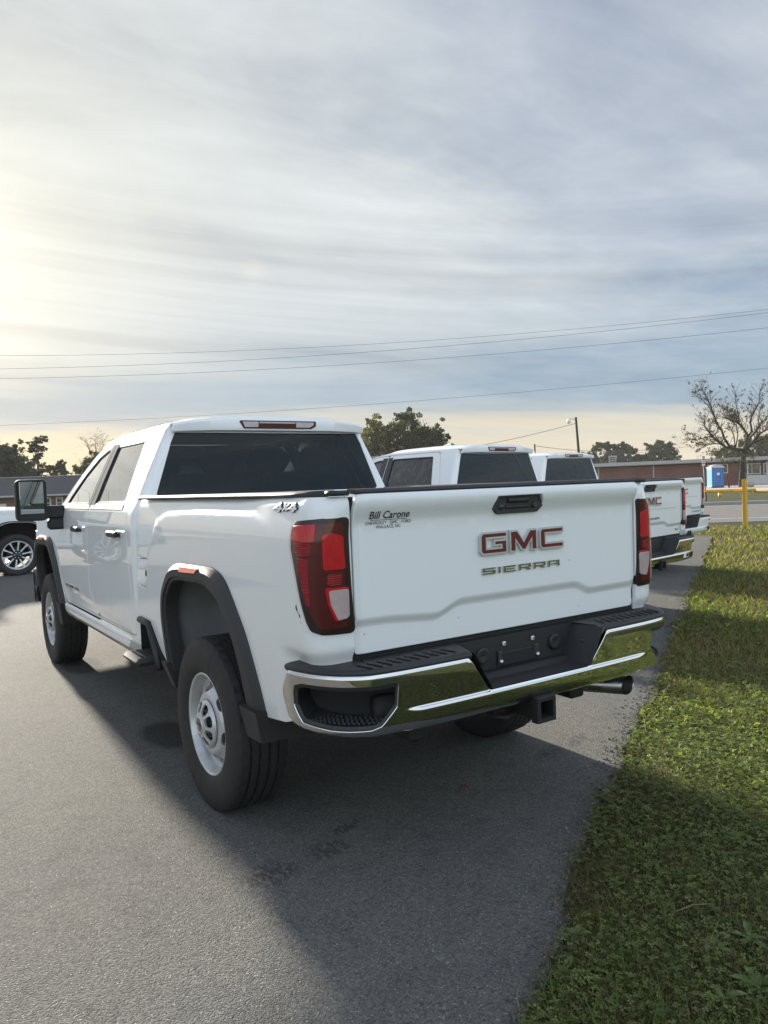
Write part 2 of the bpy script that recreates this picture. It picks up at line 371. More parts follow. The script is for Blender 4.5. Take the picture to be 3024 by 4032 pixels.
def panel_data(outline, S, holes=(), step=.03, extra=None, hem=.02, rnd=.003, out=(0, 0, 1), eps=2e-4, hem_in=None):
    """sheet metal: the 2-D outline (less its holes) laid on the surface S, with rolled edges. returns V, F, normals"""
    loops = [resample(outline, step)]+[resample(hh, step) for hh in holes]
    pts, edges = [], []
    for L in loops:
        k = len(pts); pts += L; edges += [(k+i, k+(i+1) % len(L)) for i in range(len(L))]
    A = np.array(loops[0]); u0, v0 = A.min(0); u1, v1 = A.max(0)
    gu, gv = np.meshgrid(np.arange(u0+step/2, u1, step), np.arange(v0+step/2, v1, step)); G = np.c_[gu.ravel(), gv.ravel()]
    if extra is not None:
        E = np.array(extra, float); keep = np.ones(len(G), bool); r2 = (step*.55)**2
        for k in range(0, len(G), 400): keep[k:k+400] = (((G[k:k+400, None, :]-E[None])**2).sum(2)).min(1) > r2
        G = np.vstack([G[keep], E])
    ok = inside(G, loops[0])
    for hh in loops[1:]: ok &= ~inside(G, hh)
    G = G[ok]
    if len(G):
        dd = np.minimum.reduce([seg_dist(G, L) for L in loops]); G = G[dd > step*.22]
    allp = [Vector(p) for p in pts]+[Vector(p) for p in G]
    vs, es, fs, *_ = delaunay_2d_cdt(allp, edges, [], 0, 1e-6)
    U = np.array([(v.x, v.y) for v in vs]); T = np.array([f for f in fs if len(f) == 3], int)
    c_ = U[T].mean(1); ok = inside(c_, loops[0])
    for hh in loops[1:]: ok &= ~inside(c_, hh)
    T = T[ok]; used = np.unique(T); rm = -np.ones(len(U), int); rm[used] = np.arange(len(used)); U = U[used]; T = rm[T]
    P = np.stack(S(U[:, 0], U[:, 1]), 1); e = eps
    Su = (np.stack(S(U[:, 0]+e, U[:, 1]), 1)-np.stack(S(U[:, 0]-e, U[:, 1]), 1)); Sv = (np.stack(S(U[:, 0], U[:, 1]+e), 1)-np.stack(S(U[:, 0], U[:, 1]-e), 1))
    N = np.cross(Su, Sv); N /= np.maximum(np.linalg.norm(N, axis=1), 1e-12)[:, None]
    if (N.mean(0) @ np.array(out, float)) < 0: N = -N; flip = True
    else: flip = False
    a2 = U[T]; area = (a2[:, 1, 0]-a2[:, 0, 0])*(a2[:, 2, 1]-a2[:, 0, 1])-(a2[:, 2, 0]-a2[:, 0, 0])*(a2[:, 1, 1]-a2[:, 0, 1])
    T[area < 0] = T[area < 0][:, ::-1]
    if flip: T = T[:, ::-1]
    V = [P]; NN = [N]; F = [tuple(x) for x in T.tolist()]
    if hem:
        ed = {}
        for a, b, c3 in F:
            for p, q in ((a, b), (b, c3), (c3, a)): ed[(p, q)] = 1
        bd = [(p, q) for (p, q) in ed if (q, p) not in ed]; nb = sorted({x for e2 in bd for x in e2}); L = {v: np.zeros(3) for v in nb}
        for p, q in bd:
            d = np.cross(P[q]-P[p], (N[p]+N[q])/2); d /= max(np.linalg.norm(d), 1e-9); L[p] += d; L[q] += d
        ix = {v: i for i, v in enumerate(nb)}; k0 = len(P); n = len(nb)
        Pb = P[nb]; Nb = N[nb]; Lb = np.array([L[v] for v in nb]); Lb /= np.maximum(np.linalg.norm(Lb, axis=1), 1e-9)[:, None]
        hd = -Nb if hem_in is None else np.tile(np.array(hem_in, float), (n, 1))
        r1 = Pb+Lb*rnd*.7-Nb*rnd*.3; r2 = Pb+Lb*rnd-Nb*rnd; r3 = Pb+Lb*rnd+hd*hem
        V += [r1, r2, r3]; m1 = Nb+Lb; m1 /= np.linalg.norm(m1, axis=1)[:, None]; NN += [m1, Lb, Lb]
        for p, q in bd:
            i, j = ix[p], ix[q]
            F.append((q, p, k0+i, k0+j)); F.append((k0+j, k0+i, k0+n+i, k0+n+j)); F.append((k0+n+j, k0+n+i, k0+2*n+i, k0+2*n+j))
    return np.vstack(V), F, np.vstack(NN)
def mirror_data(d):
    V, F, N = d; V = V.copy(); V[:, 0] *= -1; N = None if N is None else N*np.array((-1, 1, 1)); return V, [f[::-1] for f in F], N
def pobj(name, d, m, parent, loc=None, **props): return obj(name, mesh(name, d[0], d[1], d[2]), m, parent, loc, **props)
def both(name, d, m, parent, loc=None):
    """left part and its mirrored twin"""
    return pobj(name, d, m, parent, loc), pobj(name, mirror_data(d), m, parent, loc)
def bothvf(name, vf, m, parent, smooth=True, angle=None):
    a = mo(name, vf, m, parent, smooth, angle); V, F = vf; V = np.array(V, float); V[:, 0] *= -1
    return a, mo(name, (V, [f[::-1] for f in F]), m, parent, smooth, angle)

# flat lettering helpers
def offset_poly(poly, d):
    """positive d grows a counter-clockwise polygon"""
    P = np.array(poly, float); n = len(P); out = []
    A = sum(P[i][0]*P[(i+1) % n][1]-P[(i+1) % n][0]*P[i][1] for i in range(n)); s = 1 if A > 0 else -1
    for i in range(n):
        a = P[i]-P[i-1]; b = P[(i+1) % n]-P[i]; a /= np.hypot(*a); b /= np.hypot(*b)
        na, nb_ = np.array((a[1], -a[0]))*s, np.array((b[1], -b[0]))*s; m_ = na+nb_; m_ /= max(np.hypot(*m_), 1e-6); k = d/max(m_@na, .45); out.append(P[i]+m_*k)
    return out
def stroke(pts, w):
    P = np.array(pts, float); L, R_ = [], []
    for i in range(len(P)):
        a = P[i]-P[i-1] if i > 0 else P[1]-P[0]; b = P[i+1]-P[i] if i < len(P)-1 else P[-1]-P[-2]; a = a/np.hypot(*a); b = b/np.hypot(*b)
        m_ = np.array((-a[1]-b[1], a[0]+b[0])); m_ /= np.hypot(*m_); k = w/2/max(m_@np.array((-a[1], a[0])), .5); L.append(P[i]+m_*k); R_.append(P[i]-m_*k)
    return [tuple(p) for p in L]+[tuple(p) for p in R_[::-1]]
def emblem(name, polys, mp, h0, h1, m, parent, hole=None):
    V, F = [], []
    for poly in polys:
        k = len(V); n = len(poly); V += [mp(a, b, h1) for a, b in poly]+[mp(a, b, h0) for a, b in poly]
        A = sum(poly[i][0]*poly[(i+1) % n][1]-poly[(i+1) % n][0]*poly[i][1] for i in range(n))
        for tri in tessellate_polygon([[Vector((a, b, 0)) for a, b in poly]]):
            q = [poly[i] for i in tri]; ar = (q[1][0]-q[0][0])*(q[2][1]-q[0][1])-(q[2][0]-q[0][0])*(q[1][1]-q[0][1])
            F.append(tuple(k+i for i in (tri if ar > 0 else tri[::-1])))
        for i in range(n):
            j = (i+1) % n; f = (k+i, k+n+i, k+n+j, k+j); F.append(f if A > 0 else f[::-1])
    return mo(name, (np.array(V), F), m, parent, smooth=False)
def text_polys(body, size, bold=0.0):
    """outline of a line of text as a flat triangulated mesh: (verts2d, faces), centred"""
    cu = bpy.data.curves.new('t', 'FONT'); cu.body = body; cu.size = 1.0; cu.align_x = 'CENTER'; cu.offset = bold/size; cu.resolution_u = 3
    o = bpy.data.objects.new('t', cu); COL.objects.link(o); dg = bpy.context.evaluated_depsgraph_get(); me = bpy.data.meshes.new_from_object(o.evaluated_get(dg))
    V = [(v.co.x*size, v.co.y*size) for v in me.vertices]; F = [tuple(p.vertices) for p in me.polygons]
    bpy.data.objects.remove(o); bpy.data.meshes.remove(me); bpy.data.curves.remove(cu); return V, F
# ------------------------------------------------------------------ pickup truck: surfaces (metres; rear axle at y = 0, nose towards +y)
def PW(z): z = np.asarray(z, float); return .963-.098*(z-1.13)**2-.0125*ss(1.34, 1.50, z)-.03*ss(1.46, 1.62, z)
RB = .10
BULGE = [(.90, .5), (.88, .9), (.845, 1.08), (.803, 1.195), (.726, 1.294), (.665, 1.373), (.566, 1.412), (.467, 1.433), (-.017, 1.449), (-.5, 1.449), (-.66, 1.438), (-.80, 1.40), (-.88, 1.30), (-.91, 1.1), (-.91, .5)]
def S_bed_off(off=0.0, front=0.0):
    """bed side rolled round the rear corner; u runs along the side, then round to the tail"""
    bl = [(u+(front if u > .3 else 0), z) for u, z in BULGE]
    def S(u, z):
        w = PW(z); s = np.maximum(-1.08-u, 0); a = np.minimum(s/RB, np.pi/2); e = np.maximum(s-RB*np.pi/2, 0)
        UV = np.c_[u, z]; sd = seg_dist(UV, bl)*np.where(inside(UV, bl), 1, -1)
        d = -.017*(1-ss(-.022, .022, sd))*ss(.95, 1.2, z)*np.where(u > 0, 1, 1-ss(.45, .85, -u))
        d = d-.026*(1-ss(.880, .950, z))*(1-ss(-1.0, -.86, u)) - .014*ss(1.472, 1.51, z)
        # soft raised rim round the tail lamp
        d = d+.004*ss(-1.00, -.94, -np.abs(u+1.0)-.90)*0
        d = d+off
        x = w-RB+(RB+d)*np.cos(a)-e; y = np.where(u > -1.08, u, -1.08-(RB+d)*np.sin(a)); return -x, y, z+0*u
    return S
def u_end(z, x=.799): return float(-1.08-(RB*math.pi/2+PW(z)-RB-x))
_zc = [(-.80, 1.030), (-.64, 1.028), (-.43, 1.012), (-.405, 1.014), (-.318, 1.050), (-.29, 1.056), (.352, 1.056), (.385, 1.052), (.445, 1.022), (.47, 1.018), (.80, 1.020)]
def tg_h(x, z):
    zc = np.interp(x, [p[0] for p in _zc], [p[1] for p in _zc])
    hh = .034*ss(1.385, 1.475, z)*(1-.25*ss(1.485, 1.51, z)) + .017*ss(zc-.020, zc+.020, z) - .010*(1-ss(.93, 1.0, z))*0 - .005*(np.asarray(x)/.78)**2
    return hh-.008*ss(.755, .785, np.abs(x))
def S_tg_off(off=0.0):
    def S(x, z): return x+0*z, -1.172-tg_h(x, z)-off, z+0*x
    return S
def tg_map(a, b, hgt): return (a, -1.172-float(tg_h(a, b))-hgt, b)

BP = [(1.0, -.90), (1.0, -1.03), (.984, -1.11), (.955, -1.18), (.888, -1.268), (.80, -1.318), (.64, -1.335), (.39, -1.342), (.10, -1.345), (0, -1.345)]
_bp = np.array(BP); _bt = np.r_[0, np.cumsum(np.hypot(*np.diff(_bp, axis=0).T))]; BT = float(_bt[-1]); bfx = pchip(_bt, _bp[:, 0]); bfy = pchip(_bt, _bp[:, 1])
_bz = pchip([.58, .60, .63, .65, .68, .715, .735, .76, .85, .862, .875], [.16, .105, .055, .032, .016, .012, .011, .0085, 0, .0015, .012])
def bump_xy(c, d=0.0):
    s = np.clip(BT-np.abs(c), 0, BT); e = 1e-3; tx = bfx(np.minimum(s+e, BT))-bfx(np.maximum(s-e, 0)); ty = bfy(np.minimum(s+e, BT))-bfy(np.maximum(s-e, 0)); ln = np.hypot(tx, ty); sg = np.where(c < 0, -1.0, 1.0)
    # outward normal of the plan curve (right half): (-ty, tx) flipped to point away from the truck
    nx, ny = -ty/ln, tx/ln
    xx = bfx(s)+nx*d; return sg*(xx-.022*ss(.70, 1.0, xx)*(c > 0)), bfy(s)+ny*d
def S_bump(c, z):
    c = np.asarray(c, float); z = np.asarray(z, float); s = np.clip(BT-np.abs(c), 0, BT); on = 1-ss(.60, .69, bfx(s))
    d = -_bz(z)+.0115*(1-ss(.715, .729, z))*on
    x, y = bump_xy(c, d); return x, y, z+0*c

_wg = pchip([1.40, 1.425, 1.445, 1.50, 1.60, 1.70, 1.80, 1.90, 1.95, 1.985], [.957, .949, .937, .910, .866, .820, .772, .724, .698, .672])
def WC(z):
    z = np.asarray(z, float); q = ss(1.40, 1.455, z); return PW(np.minimum(z, 1.46))*(1-q)+_wg(np.maximum(z, 1.40))*q
RC = .055
def y_back(z): return 1.08+.10*(np.maximum(z, 1.45)-1.5)
def S_cab_off(off=0.0):
    def S(u, z):
        w = WC(z); y0 = y_back(z); s = np.maximum(y0+RC-u, 0); a = np.minimum(s/RC, np.pi/2); e = np.maximum(s-RC*np.pi/2, 0)
        zl = .665+.06*(u-1.2); d = off-.012*(1-ss(zl-.03, zl+.035, z))*ss(1.15, 1.4, u)*(1-ss(3.1, 3.35, u)) + .003*np.exp(-((z-1.325)/.05)**2)
        w = w-.012*ss(3.3, 4.3, u)*0-.085*ss(4.35, 5.05, u)
        x = w-RC+(RC+d)*np.cos(a)-e; y = np.where(u > y0+RC, u, y0+RC-(RC+d)*np.sin(a)); return -x, y, z+0*u
    return S
z_top = pchip([1.0, 1.7, 2.2, 2.5, 2.75, 3.0, 3.25, 3.42, 3.6], [1.968, 1.972, 1.966, 1.938, 1.872, 1.735, 1.55, 1.415, 1.36])
zr_c = pchip([1.04, 1.10, 1.6, 2.2, 2.5, 2.72], [2.004, 2.012, 2.034, 2.028, 1.994, 1.945])
def S_roof(x, y):
    zt = z_top(y); xe = WC(zt); q = np.clip(np.abs(x)/xe, 0, 1); z = zt+(zr_c(y)-zt)*(1-q**3.2)
    ax = np.abs(x); z = z+.009*(ss(.36, .39, ax)-ss(.52, .55, ax))*ss(1.12, 1.2, y)*(1-ss(2.3, 2.5, y)); return x+0*y, y+0*x, z

def pt(o, name, d, m, **k): return pobj(name, d, m, o, **k)

# ------------------------------------------------------------------ lettering (unit height)
GMC = {'G': ([(.12, 0), (0, .14), (0, .86), (.12, 1), (1.62, 1), (1.62, .76), (.32, .76), (.32, .24), (1.32, .24), (1.32, .40), (.86, .40), (.86, .61), (1.62, .61), (1.62, 0)], 0.0),
       'M': ([(0, 0), (0, 1), (.44, 1), (.875, .44), (1.31, 1), (1.75, 1), (1.75, 0), (1.43, 0), (1.43, .60), (.97, .04), (.78, .04), (.32, .60), (.32, 0)], 1.90),
       'C': ([(.12, 0), (0, .14), (0, .86), (.12, 1), (1.60, 1), (1.60, .76), (.32, .76), (.32, .24), (1.60, .24), (1.60, 0)], 3.93)}
def ext_letters(txt, w=1.25, t=.20, gap=.30):
    P, x = [], 0.0
    for ch in txt:
        q = []
        if ch == 'S': q = [stroke([(w, 1-t/2), (t/2, 1-t/2), (t/2, .5), (w-t/2, .5), (w-t/2, t/2), (0, t/2)], t)]; ww = w
        elif ch == 'I': q = [stroke([(t/2, 0), (t/2, 1)], t)]; ww = t
        elif ch == 'E': q = [stroke([(w, 1-t/2), (t/2, 1-t/2), (t/2, t/2), (w, t/2)], t), stroke([(t+.001, .5), (w*.92, .5)], t*.8)]; ww = w
        elif ch == 'R': q = [stroke([(t/2, 0), (t/2, 1-t/2), (w-t/2, 1-t/2), (w-t/2, .42), (t+.03, .42)], t), [(w*.52, .42-t/2-.001), (w*.78, .42-t/2-.001), (w*1.02, 0), (w*.74, 0)]]; ww = w
        elif ch == 'A': q = [stroke([(t/2, 0), (t/2, 1-t/2), (w-t/2, 1-t/2), (w-t/2, 0)], t), stroke([(t+.001, .42), (w-t-.001, .42)], t*.8)]; ww = w
        elif ch == 'H': q = [stroke([(t/2, 0), (t/2, 1)], t), stroke([(w-t/2, 0), (w-t/2, 1)], t), stroke([(t+.001, .5), (w-t-.001, .5)], t*.8)]; ww = w
        elif ch == 'D': q = [stroke([(t/2, t/2), (t/2, 1-t/2), (w-t, 1-t/2), (w-t/2, .7), (w-t/2, .3), (w-t, t/2), (t+.03, t/2)], t)]; ww = w
        elif ch == 'L': q = [stroke([(t/2, 1), (t/2, t/2), (w, t/2)], t)]; ww = w
        elif ch == 'T': q = [stroke([(0, 1-t/2), (w, 1-t/2)], t), stroke([(w/2, 0), (w/2, 1-t-.001)], t)]; ww = w
        elif ch == 'N': q = [stroke([(t/2, 0), (t/2, 1-t/2), (w-t/2, t/2), (w-t/2, 1)], t)]; ww = w
        elif ch == 'V': q = [stroke([(t/3, 1), (w/2, t/2), (w-t/3, 1)], t)]; ww = w
        elif ch == 'O': q = [stroke([(w/2+.01, t/2), (t/2, t/2), (t/2, 1-t/2), (w-t/2, 1-t/2), (w-t/2, t/2), (w/2+.02, t/2)], t)]; ww = w
        else: ww = w*.45
        P += [[(a+x, b) for a, b in p] for p in q]; x += ww+gap
    return P, x-gap
def place(polys, x0, y0, sx, sy, shear=0.0): return [[(x0+(a+shear*b)*sx, y0+b*sy) for a, b in p] for p in polys]

def gmc_emblem(parent, xc, zb, hgt, mp, face='red_badge', rel=1.0):
    W_ = 5.53*hgt; polys = [[(xc-W_/2+(a+o)*hgt*1.0, zb+b*hgt) for a, b in p] for p, o in GMC.values()]
    base = [offset_poly(p, .0045*rel) for p in polys]; polys = [offset_poly(p, -.0036*rel) for p in polys]
    # a chrome letter with a dark painted face: chrome rim, face slightly proud
    b = emblem('maker_emblem', base, mp, 0.0, .013*rel, 'badge_silver', parent)
    emblem('emblem_face', polys, mp, .0128*rel, .0148*rel, face, parent); return b

# ------------------------------------------------------------------ wheels (built once; outer face towards -x)
def tyre_data(R0, half, rim_r, n=216):
    prof = [(-half*.82, rim_r), (-half*.90, rim_r+.012), (-half*.985, rim_r+.05), (-half, rim_r+(R0-rim_r)*.52), (-half*.975, rim_r+(R0-rim_r)*.76), (-half*.93, R0-.026), (-half*.88, R0-.012)]
    hw = half*.80; tread = [(-hw, R0-.004)]
    gx = [-.62, -.22, .22, .62]
    for g in gx: tread += [(g*hw-.006, R0-.0005), (g*hw-.004, R0-.011), (g*hw+.004, R0-.011), (g*hw+.006, R0-.0005)]
    tread += [(hw, R0-.004)]
    full = prof+tread+[(-a, r) for a, r in prof[::-1]]; V, F = [], []; k0, k1 = len(prof)-1, len(prof)+len(tread)
    for i, (a, r) in enumerate(full):
        for k in range(n):
            rr = r; ph = (k+(i*2 if a < 0 else -i*2)) % 6
            if k0 <= i <= k1 and r > R0-.02 and ph in (0,): rr -= .0055
            if i in (k0, k0-1, k1, k1+1) and k % 5 < 2: rr -= .0035
            if i in (2, 3) and k % 9 < 5 and (k//27) % 2 == 0: rr += .0; a_ = -.0018
            else: a_ = 0.0
            g = 2*math.pi*k/n; V.append((a+a_, rr*math.cos(g), rr*math.sin(g)))
    for i in range(len(full)-1):
        for k in range(n): F.append((i*n+k, (i+1)*n+k, (i+1)*n+(k+1) % n, i*n+(k+1) % n))
    return np.array(V), F
def polar_hole(ang, r, lr, lt, n=14, sq=1.0):
    out = []
    for k in range(n):
        g = 2*math.pi*k/n; a = math.copysign(abs(math.cos(g))**sq, math.cos(g))*lr; b = math.copysign(abs(math.sin(g))**sq, math.sin(g))*lt
        rr = r+a; tt = ang+b/r; out.append((rr*math.cos(tt), rr*math.sin(tt)))
    return out
def circle(r, n=48): return [(r*math.cos(2*math.pi*k/n), r*math.sin(2*math.pi*k/n)) for k in range(n)]
def radial(prof):
    f = pchip(*zip(*sorted(prof)))
    def S(u, v): return f(np.hypot(u, v)), u+0*v, v+0*u
    return S
WM = {}
def wheel_meshes():
    t = mesh('tyre', *tyre_data(.421, .135, .243)); t.set_sharp_from_angle(angle=rad(38)); WM['hd_tyre'] = t
    WM['hd_rim'] = mesh('rim', *lathe([(-.100, .250), (-.113, .2495), (-.118, .246), (-.117, .240), (-.108, .2345), (-.094, .231), (-.080, .224), (-.05, .221), (.09, .219), (.10, .246)], 72))
    S = radial([(.05, -.094), (.09, -.100), (.125, -.106), (.145, -.104), (.165, -.088), (.188, -.066), (.205, -.058), (.222, -.062)])
    holes = [polar_hole(rad(122-60*i), .178, .028, .046, 16, .75) for i in range(6)]
    d = panel_data(circle(.2225, 60), S, holes, step=.014, hem=.022, rnd=.003, out=(-1, 0, 0)); WM['hd_disc'] = mesh('disc', *d)
    S = radial([(.0, -.152), (.036, -.1505), (.046, -.149), (.07, -.143), (.098, -.132), (.113, -.122), (.119, -.108)])
    holes = [polar_hole(rad(11.25+45*i), .083, .0275, .0275, 12, .7) for i in range(8)]
    d = panel_data(circle(.118, 56), S, holes, step=.008, hem=.010, rnd=.0015, out=(-1, 0, 0)); WM['hd_cap'] = mesh('cap', *d)
    WM['hd_badge'] = mesh('badge', *lathe([(-.152, .0002), (-.1535, .030), (-.152, .0335), (-.148, .035)], 32))
    WM['hd_ring'] = mesh('ring', *lathe([(-.150, .0345), (-.1555, .036), (-.1555, .040), (-.149, .042)], 40))
    WM['hd_nuts'] = mesh('nut', *lathe([(-.100, .0125), (-.122, .0125), (-.127, .008), (-.127, .0001)], 6), smooth=False)
    WM['hub'] = mesh('brake', *join([lathe([(-.035, .0), (-.035, .175), (-.012, .175), (-.012, .0)], 40), lathe([(-.095, .0), (-.095, .092), (-.03, .10)], 24)]))
    # light-duty wheel: ten straight spokes
    t = mesh('tyre_ld', *tyre_data(.417, .138, .283)); t.set_sharp_from_angle(angle=rad(38)); WM['ld_tyre'] = t
    WM['ld_rim'] = mesh('rim_ld', *lathe([(-.100, .289), (-.116, .2885), (-.121, .284), (-.119, .277), (-.108, .270), (-.05, .262), (.09, .258), (.10, .285)], 64))
    sp = []
    for i in range(10):
        a = rad(36*i+18); ca, sa = math.cos(a), math.sin(a); V = []
        for r, hw, x in ((.055, .014, -.085), (.12, .0125, -.092), (.20, .0125, -.102), (.272, .021, -.110)):
            for o_, dxx in ((-hw, 0), (-hw*.75, -.006), (hw*.75, -.006), (hw, 0), (hw, .04), (-hw, .04)): V.append((x+dxx, ca*r-sa*o_, sa*r+ca*o_))
        F = [(j*6+k, j*6+(k+1) % 6, (j+1)*6+(k+1) % 6, (j+1)*6+k) for j in range(3) for k in range(6)]; sp.append((V, [f[::-1] for f in F]))
    WM['ld_spokes'] = mesh('spokes', *join(sp), smooth=False)
    WM['ld_hub'] = mesh('hubface', *lathe([(-.080, .078), (-.092, .072), (-.094, .045), (-.104, .040), (-.106, .0001)], 36))
    WM['ld_nuts'] = mesh('nut_ld', *lathe([(-.09, .011), (-.108, .011), (-.112, .006), (-.112, .0001)], 6), smooth=False)
wheel_meshes()
def make_wheel(parent, x, y, z, kind, right=False, spin=0.0):
    w = obj('wheel', WM['hub'], 'under', parent, (x, y, z)); w.rotation_euler = (spin, 0, math.pi if right else 0)
    if kind == 'hd':
        obj('tyre', WM['hd_tyre'], 'rubber', w); obj('rim', WM['hd_rim'], 'steel', w); obj('wheel_disc', WM['hd_disc'], 'steel', w); obj('hub_cap', WM['hd_cap'], 'steel', w)
        obj('cap_ring', WM['hd_ring'], 'steel', w); obj('cap_badge', WM['hd_badge'], 'gloss', w); [obj('lug_nut', WM['hd_nuts'], 'under', w, (0, .079*math.cos(rad(11.25+45*i)), .079*math.sin(rad(11.25+45*i)))) for i in range(8)]
        k = .0098; polys = [[(-(a+o-2.77)*k, (b-.5)*k) for a, b in p[::-1]] for p, o in GMC.values()]
        emblem('cap_lettering', polys, lambda a, b, q: (-.1532-q, -a*-1.0, b), 0.0, .0012, 'red_badge', w)
    else:
        obj('tyre', WM['ld_tyre'], 'rubber', w); obj('rim', WM['ld_rim'], 'alloy', w); obj('spokes', WM['ld_spokes'], 'alloy', w); obj('hub_face', WM['ld_hub'], 'alloy_dark', w); [obj('lug_nut', WM['ld_nuts'], 'alloy', w, (0, .058*math.cos(rad(60*i)), .058*math.sin(rad(60*i)))) for i in range(6)]
    return w

# ------------------------------------------------------------------ arches, flares
ARCH_O = [(.535, .565), (.543, .70), (.556, .883), (.513, 1.018), (.378, 1.154), (.219, 1.181), (-.236, 1.188), (-.364, 1.155), (-.463, 1.053), (-.573, .923), (-.639, .783), (-.684, .668), (-.70, .585)]
ARCH_I = [(.445, .565), (.462, .70), (.480, .87), (.462, .965), (.329, 1.080), (.205, 1.095), (-.125, 1.103), (-.275, 1.061), (-.365, .985), (-.445, .899), (-.500, .77), (-.525, .66), (-.535, .585)]
ARCH_M = [(.50, .565), (.515, .70), (.530, .88), (.492, 1.0), (.360, 1.120), (.215, 1.142), (-.18, 1.148), (-.325, 1.112), (-.42, 1.015), (-.515, .91), (-.575, .775), (-.610, .66), (-.625, .585)]
def dense(P, n=6):
    P = np.array(P, float); t = np.r_[0, np.cumsum(np.hypot(*np.diff(P, axis=0).T))]; q = np.linspace(0, t[-1], n*len(P)); return np.c_[np.interp(q, t, P[:, 0]), np.interp(q, t, P[:, 1])], q/t[-1]
def smooth_line(P, n=6, it=6):
    A, _ = dense(P, n)
    for _ in range(it): A[1:-1] = A[1:-1]*.5+(A[:-2]+A[2:])*.25
    return A
def flare_data(Sf, narrow=None, thick=.028, it=5, yoff=0.0):
    O = smooth_line(ARCH_O, it=it); I = smooth_line(ARCH_I, it=it)
    if narrow: O = I+(O-I)*narrow
    t_ = [(0, -.006), (.0, .006), (.03, .010), (.31, thick), (.33, thick+.002), (.76, thick+.003), (.78, thick-.006), (.97, thick-.008), (1.0, thick-.012), (1.0, -.05)]
    n = len(O); V = []
    for q, hgt in t_:
        for i in range(n):
            p = O[i]+(I[i]-O[i])*q; x, y, z = Sf(np.array([p[0]+yoff]), np.array([p[1]])); V.append((float(x[0])-hgt, float(y[0]), float(z[0])))
    F = [(j*n+i, j*n+i+1, (j+1)*n+i+1, (j+1)*n+i) for j in range(len(t_)-1) for i in range(n-1)]
    V = np.array(V); V[:, 1] -= yoff
    return V, F
def liner_data(x0=-.945, x1=-.50, g=.012):
    I = smooth_line(ARCH_M, it=5); I = np.vstack([[(.50, .48)], I, [(-.63, .50)]]); n = len(I); V = []
    for x in (x0, (x0+x1)/2, x1): V += [(x, a, b+g) for a, b in I]
    F = [(j*n+i, (j+1)*n+i, (j+1)*n+i+1, j*n+i+1) for j in range(2) for i in range(n-1)]
    F.append(tuple(2*n+i for i in range(n))[::-1]); return np.array(V), F

def prism_y(poly, steps):
    V, F, n = [], [], len(poly)
    for y, ins in steps: V += [(a_, y, b_) for a_, b_ in (offset_poly(poly, -ins) if ins else poly)]
    for k in range(len(steps)-1): F += [(k*n+i, k*n+(i+1) % n, (k+1)*n+(i+1) % n, (k+1)*n+i) for i in range(n)]
    F += [tuple(range(n))[::-1], tuple((len(steps)-1)*n+i for i in range(n))]; return np.array(V), F
# ------------------------------------------------------------------ shared builders
BZ = [.862, .93, 1.0, 1.1, 1.2, 1.3, 1.4, 1.46, 1.497]
LAMP = [(-1.026, 1.362), (-1.036, 1.401), (-1.066, 1.414), (-1.178, 1.421), (-1.284, 1.423), (-1.290, 1.30), (-1.297, 1.15), (-1.305, 1.002), (-1.176, 1.006), (-1.135, 1.019), (-1.118, 1.05), (-1.10, 1.103), (-1.056, 1.233), (-1.027, 1.313)]
M['lamp_cover'] = glass('lamp_cover', (.93, .84, .84), .34)
def tail_lamp(parent):
    S = S_bed_off; d0 = panel_data(fillet(LAMP, .02, 3), S(.004), step=.02, hem=.02, rnd=.002, out=(-.7, -.7, 0))
    k = [('inner_lens', 'lens_red', [(-1.186, 1.361), (-1.218, 1.369), (-1.262, 1.355), (-1.271, 1.239), (-1.190, 1.239)], .008, None),
         ('inner_lens', 'lens_mid', [(-1.203, 1.221), (-1.255, 1.220), (-1.253, 1.183), (-1.202, 1.183)], .008, None),
         ('inner_lens', 'lens_red', [(-1.194, 1.172), (-1.282, 1.170), (-1.284, 1.160), (-1.207, 1.160), (-1.212, 1.12), (-1.236, 1.052), (-1.226, 1.054), (-1.203, 1.113)], .007, None),
         ('reverse_lens', 'lens_clear', [(-1.207, 1.163), (-1.282, 1.162), (-1.281, 1.068), (-1.272, 1.060), (-1.236, 1.055), (-1.212, 1.113)], .009, None),
         ('inner_lens', 'lens_red', [(-1.050, 1.397), (-1.160, 1.402), (-1.156, 1.342), (-1.040, 1.342)], .008, None),
         ('inner_lens', 'lens_mid', [(-1.055, 1.336), (-1.147, 1.334), (-1.140, 1.288), (-1.066, 1.292)], .008, None),
         ('inner_lens', 'lens_mid', [(-1.078, 1.280), (-1.132, 1.278), (-1.136, 1.110), (-1.122, 1.110)], .007, None)]
    for side in (0, 1):
        f = (lambda d: d) if side == 0 else mirror_data
        t = pobj('tail_lamp', f(d0), 'lens_smoke', parent)
        for nm, m, P, off, _ in k:
            if (side, nm, P[0]) : pobj(nm, f(panel_data(fillet(P, .008, 3), S(off), step=.015, hem=.006, rnd=.002, out=(-.7, -.7, 0))), m, t)
        # dark red field behind the inner lamp column
        pobj('lamp_field', f(panel_data(fillet([(-1.050, 1.402), (-1.262, 1.406), (-1.276, 1.024), (-1.17, 1.028), (-1.125, 1.10), (-1.062, 1.30)], .02, 3), S(.0055), step=.02, hem=0, out=(-.7, -.7, 0))), 'lens_dark', t)
        pobj('lens_cover', f(panel_data(offset_poly(fillet(LAMP, .02, 3), -.003), S(.013), step=.016, hem=0, out=(-.7, -.7, 0))), 'lamp_cover', t)

